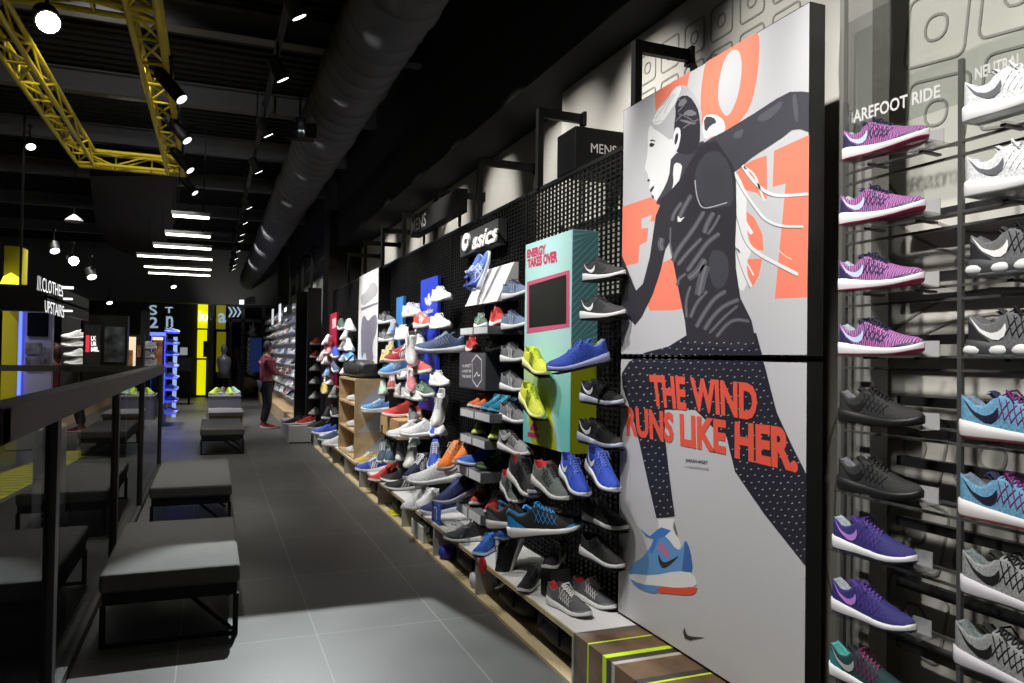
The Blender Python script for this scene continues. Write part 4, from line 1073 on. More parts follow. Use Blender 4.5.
def line_loop(mb, pts, w, X, closed=True):
    P_ = [onX(x, y, X) for x, y in pts]; n = len(P_)
    for i in range(n if closed else n-1):
        a_, b_ = P_[i], P_[(i+1) % n]; d = b_-a_; u = Vector((0, -d.z, d.y)).normalized()*w
        mb.poly([a_-u, b_-u, b_+u, a_+u])
line_loop(mb, hx, .004, 1.796)
line_loop(mb, [(474, 377), (477, 372), (478, 376), (480, 375)], .005, 1.796, False)
local(mb.build('emblem', LW), e)
pl_text(e, 'TO DIRECT', pxquad((462, 365), (471, 364), (471, 367), (462, 367.5), fx), LW, .02)
pl_text(e, 'A FOOT IN', pxquad((462, 370), (471, 369.5), (471, 372.5), (462, 372.5), fx), LW, .02)
pl_text(e, 'THE SHOE', pxquad((462, 375), (471, 375), (471, 378), (462, 377.5), fx), LW, .02)
TRAY = mat('tray_side', (96, 96, 100), .5)
def tray(x0, x1, y, h, label, X=1.72, depth=.27):
    a = onX(x0, y, X); b = onX(x1, y, X); z = onX((x0+x1)/2, y, X).z
    e = empty('display_tray', (X, b.y, z-h), label=label, cat='display tray', group='shallow trays under shoe pairs')
    local(MB().box((X, b.y, z-h), (X+depth, a.y, z)).build('body', TRAY, bevel=.002), e)
    n = 2; L = a.y-b.y
    for k in range(n): local(MB().box((X-.002, b.y+.01+k*L/2, z-h+.006), (X, b.y+L/2-.02+k*L/2, z-.004)).build('label_strip', mat('strip_white', (214, 216, 220), .5)), e)
    return z, (a.y+b.y)/2, L
tr_ = {}
tr_['r1'] = tray(460, 488, 327, .055, 'shallow tray under the green and red shoes')
tr_['r2'] = tray(460, 490, 411, .06, 'shallow tray under the orange and teal pairs')
tr_['r3'] = tray(460, 485, 437, .06, 'shallow tray under the lime green pair')
tr_['r4'] = tray(457, 481, 468, .07, 'grey tray under the bright blue shoe and green laces')
tr_['r5'] = tray(456, 481, 508, .07, 'grey tray under the pair of red running shoes')

# ---- wall shoes:  (x, y) pixel of the sole centre, wall distance X, heading, toe pitch, style, scale, label
def place(lst, group, mkshelf=True, on=None):
    for it in lst:
        x, y, X, rz, pitch, style, sc, label = it[:8]
        kind = it[8] if len(it) > 8 else 'low'
        p = onX(x, y, X) if on is None else onZ(x, y, on)
        shoe(p, rz, style, label, group, pitch, kind, sc)
        if mkshelf:
            t_ = toe_dir(rz)
            o = MB().box((-.12, -.045, -.006), (.13, .045, -.0005)).build('shoe_shelf', ACR if mkshelf == 1 else DARK)
            o.location = p; o.rotation_euler = (0, math.radians(pitch), PI+math.radians(rz))
            tag(o, 'thin shelf under the '+' '.join(label.split()[:11]), 'shelf', 'small shoe shelves on the wall')
place([
 (604, 280, 1.86, 106, 0, 'charsw', 1.0, 'charcoal shoe with white swoosh beside the poster, topmost of its column'),
 (603, 319, 1.85, 106, 0, 'charsw', 1.08, 'charcoal shoe with white swoosh, second down beside the poster'),
 (602, 404, 1.85, 104, 3, 'navysw', 1.08, 'dark navy shoe with swoosh, third down beside the poster'),
 (600, 445, 1.85, 104, 5, 'navysw', 1.12, 'dark navy shoe with bright swoosh, just above the cobalt pair'),
 (605, 526, 1.86, 104, 3, 'blacklow', 1.1, 'plain black shoe with pale sole just below the cobalt pair'),
 (602, 562, 1.86, 104, 5, 'blacklow', 1.1, 'plain black shoe with pale sole, lowest beside the poster'),
], 'shoes in the column beside the running poster', 2)
place([
 (574, 486, 1.76, 84, 16, 'cobalt', 1.2, 'left shoe of the cobalt blue pair with white swoosh'),
 (602, 481, 1.78, 84, 16, 'cobalt', 1.2, 'right shoe of the cobalt blue pair with white swoosh'),
], 'cobalt blue pair', 2)
place([
 (579, 368, 1.68, -4, 12, 'bigblue', 1.15, 'large royal blue shoe with grey collar jutting from the green box'),
 (536, 371, 1.76, 90, 14, 'lime', 1.12, 'upper neon yellow shoe with three dark stripes on green box'),
 (532, 410, 1.76, 90, 22, 'lime', 1.15, 'lower neon yellow shoe with three dark stripes on green box'),
], 'shoes on the green display box', 2)
place([
 (517, 298, 1.86, 99, -3, 'bluegrey', 1.12, 'blue grey striped shoe, topmost left of the green box'),
 (516, 329, 1.86, 99, -2, 'bluegrey', 1.12, 'blue grey striped shoe, second down left of the green box'),
 (515, 362, 1.86, 99, 0, 'grey', 1.12, 'grey shoe, third down left of the green box'),
 (515, 391, 1.86, 99, 2, 'grey', 1.15, 'grey striped shoe, fourth down left of the green box'),
 (514, 422, 1.86, 99, 3, 'grey', 1.15, 'grey striped shoe, fifth down left of the green box'),
 (515, 453, 1.84, 104, 5, 'silver', 1.2, 'light grey shoe below the green box corner, lowest of column'),
], 'grey shoes left of the green box', 2)
place([
 (442, 301, 1.85, 101, 0, 'white', 1.15, 'white shoe beside the blue banner top, uppermost of its column'),
 (441, 329, 1.85, 101, 0, 'white', 1.2, 'white shoe second down beside the blue banner'),
 (441, 353, 1.70, -6, 2, 'slate', 1.45, 'long slate blue shoe seen side on, crossing the blue banner'),
 (440, 386, 1.85, 101, 0, 'white_b', 1.15, 'white and grey shoe halfway down beside the blue banner'),
 (440, 414, 1.80, 60, 40, 'white', 1.3, 'white shoe tipped steeply toe down beside the blue banner'),
 (439, 434, 1.85, 88, 3, 'white', 1.2, 'rounded white shoe below the steeply tipped white one'),
 (473, 352, 1.86, 85, 0, 'red', 1.0, 'small red shoe standing on the grey emblem block'),
 (494, 352, 1.86, 85, 0, 'dkgreen', 1.0, 'dark green shoe standing on the grey emblem block'),
 (412, 317, 1.82, 101, 0, 'white', 1.25, 'white shoe left of the blue banner, highest'),
 (417, 316, 1.88, 80, 0, 'ltblue', 1.1, 'pale blue and white shoe at the blue banner left edge'),
 (425, 328, 1.82, 101, 0, 'redwh', 1.35, 'red and white shoe on the upper part of the blue banner'),
 (405, 340, 1.82, 101, 0, 'white', 1.35, 'white shoe second down left of the blue banner'),
 (415, 337, 1.86, 101, 0, 'bwstripe', 1.2, 'white shoe with black stripes, second down at the banner edge'),
 (387, 324, 1.86, 101, 0, 'grey', 1.3, 'upper grey shoe with white sole right of the tall white poster'),
 (387, 342, 1.86, 101, 0, 'grey', 1.3, 'lower grey shoe with white sole right of the tall white poster'),
 (393, 334, 1.82, 70, 10, 'ltblue', 1.25, 'pale blue shoe between the two grey ones by the white poster'),
 (401, 362, 1.70, 20, 5, 'redst', 1.3, 'red shoe with white stripes, front of two side by side'),
 (408, 355, 1.78, 20, 5, 'redst', 1.25, 'red shoe with white stripes, rear of two side by side'),
 (411, 350, 1.74, 85, 55, 'bwstripe', 1.4, 'white striped shoe hanging steeply toe down by the banner'),
 (420, 344, 1.82, 80, 30, 'bwstripe', 1.3, 'black and white striped shoe tilted on the banner edge'),
 (421, 374, 1.82, 101, 0, 'redwh', 1.45, 'red and white shoe lower on the blue banner'),
 (412, 381, 1.78, 80, 40, 'pink', 1.3, 'pale pink shoe tipped toe down below the striped one'),
 (395, 374, 1.74, 25, 8, 'sky', 1.4, 'sky blue shoe below the red striped pair'),
 (384, 362, 1.78, 80, 0, 'yellow', 1.2, 'pale yellow shoe lowest of three by the white poster'),
 (388, 357, 1.82, 80, 0, 'yellow', 1.1, 'pale yellow shoe, middle of three by the white poster'),
 (391, 352, 1.86, 80, 0, 'yellow', 1.1, 'pale yellow shoe, highest of three by the white poster'),
 (385, 377, 1.78, 80, 0, 'mint', 1.2, 'mint green shoe above the wooden unit'),
 (403, 379, 1.84, 85, 0, 'white_b', 1.3, 'white and grey shoe behind the pale pink one'),
 (392, 389, 1.78, 80, 5, 'maroon', 1.2, 'maroon shoe above the cardboard box'),
 (383, 394, 1.74, 80, 5, 'mint', 1.2, 'mint green shoe at the wooden unit right edge'),
 (404, 398, 1.84, 101, 0, 'white', 1.35, 'white shoe above right of the cardboard box'),
 (416, 400, 1.80, 101, 3, 'bwstripe', 1.4, 'black and white striped shoe on the blue banner foot'),
 (425, 396, 1.84, 101, 3, 'green', 1.3, 'dark green and white shoe on the blue banner foot'),
], 'shoes on the grid wall around the blue banner')
place([
 (413, 421, 1.80, 80, 5, 'grey', 1.25, 'pale grey shoe right of the cardboard box top'),
 (407, 437, 1.70, -5, 3, 'white_b', 1.3, 'white shoe seen side on, left of two below the blue banner'),
 (421, 436, 1.74, -5, 3, 'white_b', 1.3, 'white shoe seen side on, right of two below the blue banner'),
 (434, 435, 1.84, 86, 4, 'blue3', 1.15, 'small bright blue shoe below the blue banner'),
 (414, 442, 1.72, 80, 8, 'white', 1.1, 'white shoe just under the two side on white ones'),
 (401, 457, 1.78, 80, 10, 'white', 1.3, 'white shoe above the red orange shoe, left one'),
 (411, 463, 1.76, 70, 12, 'white', 1.4, 'white shoe above the navy one, right of its twin'),
 (435, 461, 1.78, 70, 25, 'blue3', 1.35, 'bright blue striped shoe tipped toe down beside the orange pair'),
 (383, 459, 1.70, 75, 12, 'slate2', 1.45, 'slate shoe below the cardboard box, left of its pair'),
 (391, 459, 1.74, 72, 12, 'slate2', 1.4, 'slate shoe below the cardboard box, right of its pair'),
 (420, 475, 1.70, 40, 10, 'navyst', 1.5, 'navy shoe with white sole left of the big white one'),
 (436, 483, 1.64, -8, 5, 'white_s', 1.55, 'large white shoe seen side on below the blue tipped shoe'),
 (452, 464, 1.70, 45, 14, 'orange', 1.35, 'orange and white shoe, left of the orange pair'),
 (467, 459, 1.78, 45, 12, 'orange', 1.3, 'orange shoe, right of the orange pair'),
 (456, 499, 1.68, 20, 10, 'navy', 1.3, 'navy shoe left of the red running pair'),
], 'shoes on the lower grid wall')
def on_tray(key, items, group):
    z, ym, L = tr_[key]
    for (dy, rz, style, sc, label, X) in items:
        shoe((X, ym+dy, z), rz, style, label, group, 0, 'low', sc)
on_tray('r1', [(.22, 85, 'green', 1.0, 'green shoe with crossed stripes on the tray', 1.86), (-.14, 80, 'red', 1.25, 'large red shoe on the tray under the white wedge', 1.86)], 'shoes on the trays')
on_tray('r2', [(.27, 30, 'orangeg', .92, 'left orange and grey shoe on the tray below the emblem block', 1.86), (.13, 30, 'orangeg', .92, 'right orange and grey shoe on the tray below the emblem block', 1.86), (-.04, 30, 'teal2', 1, 'left teal blue shoe on the tray below the emblem block', 1.86), (-.2, 30, 'teal2', 1, 'right teal blue shoe on the tray below the emblem block', 1.86)], 'shoes on the trays')
on_tray('r3', [(.18, 60, 'limep', 1.15, 'left lime green shoe of the lime pair', 1.85), (-.17, 60, 'limep', 1.15, 'right lime green shoe of the lime pair', 1.85)], 'shoes on the trays')
on_tray('r4', [(.08, 0, 'bluew', 1.25, 'bright blue shoe with white sole on the grey tray', 1.84), (-.14, 10, 'greenk', 1.1, 'dark shoe with neon green laces on the grey tray', 1.87)], 'shoes on the trays')
on_tray('r5', [(.12, 55, 'redk', 1.2, 'left red running shoe of the red pair on the tray', 1.85), (-.17, 55, 'redk', 1.2, 'right red running shoe of the red pair on the tray', 1.86)], 'shoes on the trays')
# pair on the white wedge
for dy, l in ((.11, 'left'), (-.08, 'right')):
    shoe((1.865, WYM+dy, 2.17), 180+(20 if l == 'left' else -20), 'wedgeblue', '%s blue shoe standing toe up on the white wedge' % l, 'pair on the white wedge', -74, 'low', 1.0)
# dark shoes on the black angled shelf
place([
 (512, 497, 1.72, 85, 10, 'greyred', 1.2, 'grey shoe with a red collar at the left of the dark group'),
 (525, 489, 1.70, 90, 12, 'blackhi', 1.45, 'black high top with white sole in the dark group'),
 (545, 488, 1.78, 40, 10, 'blackhi', 1.2, 'black high top behind in the dark group'),
 (551, 493, 1.72, 95, 10, 'greyred', 1.3, 'grey shoe with a red lining beside the cobalt pair'),
 (519, 527, 1.70, 155, -4, 'blackhi', 1.3, 'black high top with white sole above the standing black shoe'),
 (548, 534, 1.68, 150, -8, 'blkcyan', 1.45, 'black shoe with a cyan heel on the angled black shelf'),
 (530, 521, 1.80, 150, -6, 'blkcyan', 1.3, 'black shoe with a cyan collar behind the cyan heel shoe'),
], 'dark shoes above the base shelf', 2)
# ---- things on top of the base shelf
def blk(x, y, w, d, h, m_, name, label, cat='block', X=None):
    p = onZ(x, y, ZS); o = MB().box((-d/2, -w/2, 0), (d/2, w/2, h)).build(name, m_, bevel=.003); o.location = p; tag(o, label, cat); return p
shoe(onZ(569, 611, ZS), 104, 'greyrun', 'grey running shoe with red lining and white laces, left of pair', 'shoes on the base shelf', 0, 'low', 1.12)
shoe(onZ(595, 604, ZS), 104, 'greyrun', 'grey running shoe with red lining and white laces, right of pair', 'shoes on the base shelf', 0, 'low', 1.12)
pb = blk(555, 596, .12, .12, .16, mat('black_cube', (20, 20, 21), .5), 'black_cube', 'small black block between the dark shoes on the base shelf')
shoe(pb+Vector((0, .02, .16)), 48, 'blackwh', 'black shoe standing on the small black block', 'shoes on the base shelf', 0, 'low', 1.0)
shoe(onZ(530, 588, ZS), 45, 'dkgrey', 'dark grey shoe facing the aisle on the base shelf edge', 'shoes on the base shelf', 0, 'low', 1.0)
shoe(onX(511, 572, 1.72)+Vector((0, 0, .06)), 20, 'blackhi', 'black high top leaning toe down against the white block', 'shoes on the base shelf', 58, 'low', 1.25)
p = blk(506, 566, .12, .10, .17, mat('white_block', (214, 214, 216), .5), 'white_block', 'white block carrying a blue shoe on the base shelf')
shoe(p+Vector((0, 0, .17)), 45, 'bluew', 'blue shoe on top of the white block', 'shoes on the base shelf', 0, 'low', .95)
shoe(onZ(486, 553, ZS), 40, 'bluew', 'blue shoe facing the aisle beside the white block', 'shoes on the base shelf', 0, 'low', 1.05)
p = onZ(503, 571, ZS); o = MB().tube((-.02, 0, .045), (.0, 0, .045), .045, 20).build('red_disc', mat('red_disc', (186, 34, 38), .4)); o.location = p+Vector((-.12, 0, 0)); tag(o, 'round red disc standing at the foot of the white block', 'disc')
p = blk(452, 541, .32, .16, .12, ACR, 'clear_block', 'clear plastic block on the base shelf behind the grey shoe')
shoe(onZ(468, 541, ZS), -5, 'grey' if 0 else 'dkgrey', 'dark grey shoe seen side on before the clear block', 'shoes on the base shelf', 0, 'low', 1.2)
shoe(onZ(440, 513, ZS), 10, 'navy', 'blue shoe on the base shelf left of the clear block', 'shoes on the base shelf', 0, 'low', 1.3)
p = onZ(438, 523, ZS); o = MB().box((-.02, -.11, 0), (-.01, .11, .15)).build('blue_card', mat('blue_card', (48, 92, 200), .5)); o.location = p; tag(o, 'blue card with a white outline standing on the base shelf', 'card')
q = p+Vector((-.022, 0, .075)); mb = MB()
for (y0, y1, z0, z1) in ((-.04, -.03, -.04, .05), (.03, .04, -.04, .05), (-.04, .04, .04, .05)): mb.box((q.x-.001, q.y+y0, q.z+z0), (q.x, q.y+y1, q.z+z1))
w_ = mb.build('outline', LW); w_.parent = o; w_.matrix_parent_inverse = Matrix.Translation(-p)
for (x, y, rz, st_, sc, l) in ((414, 508, 45, 'white', 1.25, 'left white shoe of the white pair on the base shelf'), (427, 506, 45, 'white', 1.25, 'right white shoe of the white pair on the base shelf'),
    (405, 490, -10, 'blackwh', 1.35, 'black shoe with pale edge on the base shelf, in front'), (400, 482, -10, 'blackhi', 1.35, 'black shoe behind the pale edged one on the base shelf'),
    (383, 481, 20, 'red', 1.2, 'red orange shoe on the base shelf at its middle'), (391, 471, 60, 'red', 1.2, 'red orange shoe standing behind the other red one'),
    (372, 471, 15, 'blue3', 1.4, 'blue shoe on the base shelf under the wooden unit'), (366, 463, 20, 'yellow', 1.1, 'tan shoe on the base shelf beside the blue one')):
    shoe(onZ(x, y, ZS), rz, st_, l, 'shoes on the base shelf', 0, 'low', sc)
# cardboard box with red shoe
a = onX(380, 440, 1.66); b = onX(398, 440, 1.66); zt_ = onX(398, 421, 1.66).z; zb_ = b.z
e = empty('cardboard_box', (1.66, b.y, zb_), label='plain brown cardboard box with black hooks under a red shoe', cat='box')
local(MB().box((1.66, b.y, zb_), (1.98, a.y, zt_)).build('body', mat('cardboard', (196, 160, 112), .8, kind='noise', rgb2=(184, 148, 102), scale=12)), e)
local(MB().box((1.655, b.y+.05, zb_+.03), (1.66, b.y+.1, zb_+.10)).box((1.655, a.y-.12, zb_+.01), (1.66, a.y-.07, zb_+.08)).build('hook', DARK), e)
shoe((1.80, (a.y+b.y)/2, zt_+.001), 0, 'red', 'large red low shoe on top of the cardboard box', 'shoes on the grid wall around the blue banner', 0, 'low', 1.5)
o = MB().box((1.66, b.y, zb_-.012), (1.99, a.y, zb_-.002)).build('bracket_shelf', BLK); tag(o, 'black shelf carrying the cardboard box', 'shelf')

# ---- wooden unit
WX0, WX1 = 1.62, 1.99
wy0 = onX(355, 400, WX0).y; wy1 = onX(339, 400, WX0).y; wzt = onX(355, 379, WX0).z
e = empty('wooden_unit', (1.8, wy0, ZS), label='tall plywood cube unit with grey triangles standing on the base shelf', cat='shelf unit')
mb = MB(); t_ = .025
mb.box((WX0, wy0, ZS), (WX1, wy0+t_, wzt)).box((WX0, wy1-t_, ZS), (WX1, wy1, wzt)).box((WX1-t_, wy0, ZS), (WX1, wy1, wzt))
local(mb.build('sides', PLY), e)
nz = 3; hh = (wzt-ZS)/nz
for k in range(nz+1): local(MB().box((WX0, wy0+t_, ZS+k*hh-(t_ if k == nz else 0)), (WX1-t_, wy1-t_, ZS+k*hh+(0 if k == nz else t_))).build('shelf_board', PLY), e)
mb = MB()
for k in range(nz):
    z = ZS+k*hh; mb.poly([(WX1-.01, wy0-.001, z+.01), (WX1-.01, wy0-.001, z+hh-.01), (WX0+.04, wy0-.001, z+.01)])
local(mb.build('triangle', mat('triangle_grey', (176, 178, 186), .6)), e)
for k, (st_, l) in enumerate((('white', 'bottom'), ('bwstripe', 'middle'), ('white', 'top'))):
    shoe((1.78, (wy0+wy1)/2+.05, ZS+k*hh+t_), 25, st_, 'white trainer in the %s cube of the wooden unit' % l if st_ == 'white' else 'striped trainer in the middle cube of the wooden unit', 'shoes in the wooden unit', 0, 'low', 1.25)
p = onY(370, 411, wy0-.12); shoe(Vector((1.86, wy0-.10, p.z)), -5, 'sky', 'sky blue shoe on a small shelf fixed to the wooden unit side', 'shoes in the wooden unit', 0, 'low', 1.25)
o = MB().box((1.70, wy0-.16, p.z-.014), (1.99, wy0-.002, p.z-.002)).build('side_shelf', WHT); tag(o, 'small white shelf on the wooden unit side', 'shelf')
e = empty('sports_bag', (1.8, (wy0+wy1)/2, wzt), label='black holdall with mesh pattern lying on the wooden unit', cat='bag')
mb = MB(); n = 14
LL = (wy1-wy0)*.95
rows = [(-LL/2, .06), (-LL/2+.05, .1), (0, .115), (LL/2-.05, .1), (LL/2, .06)]
for (yy, r_) in rows:
    for i in range(n): a_ = 2*PI*i/n; mb.v.append((.17*math.copysign(abs(math.cos(a_))**.6, math.cos(a_))*(r_/.115), yy, .117+r_*math.copysign(abs(math.sin(a_))**.6, math.sin(a_))))
for k in range(len(rows)-1):
    for i in range(n): j = (i+1) % n; mb.f.append((k*n+i, (k+1)*n+i, (k+1)*n+j, k*n+j)); mb.m.append(0); mb.sm.append(True)
mb.f += [tuple(range(n)), tuple(range(4*n, 5*n))[::-1]]; mb.m += [0, 0]; mb.sm += [False]*2
mb.build('body', mat('bag_black', (26, 26, 27), .5, kind='noise', rgb2=(70, 70, 72), scale=26), e)
MB().tube((-.14, -.3, .2), (-.1, -.1, .28), .012, 6).tube((-.1, -.1, .28), (-.1, .1, .28), .012, 6).tube((-.1, .1, .28), (-.14, .3, .2), .012, 6).build('handle', DARK, e)
# shoes left of the wooden unit
left = [(346, 340, 'white'), (350, 331, 'white'), (344, 350, 'grey'), (349, 351, 'white'), (345, 361, 'ltblue'), (351, 362, 'sky'), (346, 374, 'white'), (342, 318+12, 'green'),
        (327, 345, 'white'), (328, 354, 'pink'), (327, 364, 'white'), (336, 358, 'blue3'), (328, 376, 'ltblue'), (325, 393, 'yellow'), (334, 397, 'greyred'), (328, 384, 'white'),
        (322, 361, 'bwstripe'), (336, 372, 'slate'), (327, 418, 'blackwh'), (335, 416, 'blackhi')]
for i, (x, y, st_) in enumerate(left):
    X = 1.78
    p = onX(x, y, X)
    nn = ['topmost', 'second', 'third', 'fourth', 'fifth', 'sixth', 'seventh', 'eighth']
    where = 'just left of the tall white poster' if i < 8 else 'by the dark red banner'
    k_ = i if i < 8 else i-8
    small_shoe(p, 70+20*(i % 2), st_, '%s shoe %s, %s' % (st_ if st_.isalpha() and st_ not in ('bwstripe', 'ltblue', 'greyred', 'blackwh', 'blackhi') else {'blue3': 'blue', 'bwstripe': 'black striped', 'ltblue': 'pale blue', 'greyred': 'grey and red', 'blackwh': 'black low', 'blackhi': 'black high'}[st_], where,
        ['first of its stack', 'second of its stack', 'third of its stack', 'fourth of its stack', 'fifth of its stack', 'sixth of its stack', 'seventh of its stack', 'lowest of its stack', 'ninth', 'tenth', 'eleventh', 'last'][k_]), 'small distant shoes near the pillar', 5, 1.5)
for i, (x, y, st_, l) in enumerate(((324, 437, 'blue3', 'blue trainer on the far end of the base shelf'), (331, 444, 'slate', 'slate trainer on the base shelf before the wooden unit'), (318, 432, 'blackwh', 'black trainer at the very far end of the base shelf'), (336, 449, 'bwstripe', 'striped trainer on the base shelf by the wooden unit'))):
    small_shoe(onZ(x, y-3, ZS), 10, st_, l, 'small distant shoes near the pillar', 0, 1.4)
# ================================================================== RIGHT-HAND RACK
XK = 2.05
def rack(y_posts, rows_z, label):
    e = empty('shoe_rack', (XK, y_posts[0], 0), label=label, cat='rack')
    for y in y_posts: local(MB().box((XK-.007, y-.007, 0), (XK+.007, y+.007, 2.45)).build('upright', mat('rack_steel', (120, 121, 120), .35, .7)), e)
    for z in rows_z:
        local(MB().box((XK-.006, y_posts[-1]-.5, z-.045), (XK+.004, y_posts[0], z-.037)).box((XK-.006, y_posts[-1]-.5, z-.005), (XK+.004, y_posts[0], z+.003)).build('rail', MATS['rack_steel']), e)
    return e
col1 = [((845, 163), 'knit'), ((842, 227), 'knit'), ((841, 292), 'knit'), ((841, 355), 'knit'), ((841, 421), 'black'), ((840, 488), 'black'), ((835, 546), 'violet'), ((834, 608), 'violet'), ((832, 672), 'teal')]
col2 = [((966, 126), 'white_s'), ((968, 200), 'white_s'), ((972, 278), 'greyair'), ((970, 357), 'greyair'), ((963, 436), 'skypink'), ((962, 514), 'skypink'), ((964, 590), 'silver'), ((957, 660), 'silver')]
XS1 = 1.93
zs1 = [onX(*p, XS1).z for p, _ in col1]; zs2 = [onX(*p, XS1).z for p, _ in col2]
yp1 = onX(845, 300, XK).y; yp2 = onX(961, 300, XK).y
rack([yp1, yp2], [(a_+b_)/2 for a_, b_ in zip(zs1[:8], zs2)], 'steel wall rack with thin rails holding the right hand shoes')
lab1 = ['purple and pink knit shoe, topmost of its column right of the poster', 'purple and pink knit shoe, second from the top', 'purple and pink knit shoe, third from the top', 'purple and pink knit shoe, lowest of the four', 'all black shoe, upper of two right of the poster', 'all black shoe, lower of two right of the poster', 'violet shoe with lilac swoosh, upper of two', 'violet shoe with lilac swoosh, lower of two', 'dark teal shoe cut by the bottom edge of the photo']
lab2 = ['white shoe with grey swoosh, upper of two at the right edge', 'white shoe with grey swoosh, lower of two at the right edge', 'grey shoe with bubble sole, upper of two at the right edge', 'grey shoe with bubble sole, lower of two at the right edge', 'sky blue shoe with pink sole, upper of two', 'sky blue shoe with pink sole, lower of two', 'silver grey shoe with black swoosh, upper of two', 'silver grey shoe with black swoosh, lower of two at bottom']
SSTR = mat('shelf_dark_edge', (44, 44, 46), .4)
for cl, lb, rz, sc in ((col1, lab1, 96, 1.0), (col2, lab2, 93, 1.12)):
    for ((px_, py_), st_), l in zip(cl, lb):
        ph = onX(px_, py_, XS1); t_ = toe_dir(rz)
        c_ = ph+t_*(L0*sc*.5); c_.z = ph.z
        shoe(c_, rz, st_, l, 'shoes on the right hand rack', 0, 'low', sc)
        e = empty('shoe_shelf', c_, (0, 0, PI+math.radians(rz)), 'clear angled shelf under the '+' '.join(l.split()[:10]), 'shelf', 'clear shelves on the right hand rack')
        MB().box((-.13, -.05, -.005), (.17, .07, -.001)).build('plate', ACR, e)
        MB().box((.10, .05, -.004), (.16, .052, .045)).build('price_card', mat('card_grey', (170, 170, 172), .5), e)
        for q_ in (-.10, .08): MB().box((q_, .05, -.012), (q_+.015, .14, -.005)).build('bracket', SSTR, e)
# wide grey upright behind the first column
o = MB().box((2.12, onX(872, 100, 2.12).y, 0), (2.2, onX(846, 100, 2.12).y+.02, 3.4)).build('wall_post', mat('post_grey', (140, 139, 135), .5, .1)); tag(o, 'wide grey upright post behind the first column of knit shoes', 'post')
o = MB().box((2.10, onX(842, 100, 2.1).y-.008, 0), (2.13, onX(842, 100, 2.1).y+.012, 3.4)).build('wall_post', mat('post_grey', (140, 139, 135), .5, .1)); tag(o, 'narrow grey upright post right beside the running poster', 'post')
# dark horizontal slats standing in for shelf shade behind the rack
sl = empty('shelf_shadows', (2.26, 1.6, 0), label='dark horizontal slats painted in as shelf shade on the white wall', cat='shadows')
for k in range(9):
    z = 2.05-k*.21
    local(MB().box((2.24, 1.0, z-.02), (2.27, yp1-.05, z+.012)).build('slat', SSTR), sl)
# printed glass header
e = empty('header_glass', (2.06, 1.5, 2.35), label='clear header panel with faint white words BAREFOOT RIDE and NEUTRAL RIDE', cat='sign')
local(MB().box((2.075, .8, 2.33), (2.08, yp1+.02, 2.75)).build('pane', ACR), e)
TX = mat('frosted_letter', (196, 196, 194), .6)
fx = lambda x, y: onX(x, y, 2.072)
pl_text(e, 'BAREFOOT RIDE', pxquad((848, 112), (940, 84), (940, 97), (848, 125), fx), TX, .02)
pl_text(e, 'NEUTRAL RIDE', pxquad((975, 68), (1050, 42), (1050, 56), (975, 80), fx), TX, .02)

# ================================================================== FAR RIGHT SECTION
e = empty('white_plinth', (1.42, 13.5, 0), label='low pale plinth box at the near end of the far rack', cat='plinth')
local(MB().box((1.25, 13.5, 0), (1.62, 15.2, .3)).build('body', mat('pale_grey', (170, 170, 170), .6), bevel=.004), e)
local(MB().box((1.26, 13.49, .0), (1.61, 13.5, .02)).build('kick', DARK), e)
XFR = 1.66
e = empty('far_rack', (XFR, 15.2, 0), label='long distant shoe rack on a lit wall behind the person', cat='rack')
local(MB().box((XFR+.16, 15.3, .3), (XFR+.2, 26.5, 2.75)).build('back_board', mat('rack_board', (150, 150, 156), .6)), e)
local(MB().box((1.45, 15.2, .0), (XFR+.2, 26.5, .3)).build('base', PLY), e)
local(MB().box((1.50, 15.22, .3), (XFR+.2, 15.3, 2.75)).build('end_panel', DARK), e)
local(MB().box((XFR, 15.9, .6), (XFR+.16, 16.3, 2.3)).build('light_panel', emis('rack_light', (240, 245, 255), 1.1)), e)
rows_ = [.55+.24*k for k in range(9)]
for z in rows_: local(MB().box((XFR+.03, 15.4, z-.008), (XFR+.16, 26.4, z-.002)).build('shelf', ACR), e)
sty = ['white', 'white_b', 'grey', 'ltblue', 'white', 'slate', 'bwstripe', 'blackwh', 'pink', 'silver']
ordn = ['lowest', 'second', 'third', 'fourth', 'fifth', 'sixth', 'seventh', 'eighth', 'top']
rr_ = random.Random(3)
cn = ['first', 'second', 'third', 'fourth', 'fifth', 'sixth', 'seventh', 'eighth', 'ninth', 'tenth', 'eleventh', 'twelfth', 'thirteenth', 'fourteenth', 'fifteenth', 'sixteenth', 'seventeenth', 'eighteenth', 'nineteenth', 'twentieth', 'twenty-first', 'twenty-second']
yy = 15.55
for c_ in range(22):
    for r_, z in enumerate(rows_):
        if 15.8 < yy < 16.4: continue
        small_shoe((XFR+.02, yy, z), 75+rr_.uniform(-25, 15), sty[rr_.randrange(10)], 'small shoe on the %s shelf of the far rack, %s column from its near end' % (ordn[r_], cn[c_]), 'shoes on the far rack', 0, 1.3)
    yy += .36+c_*.015
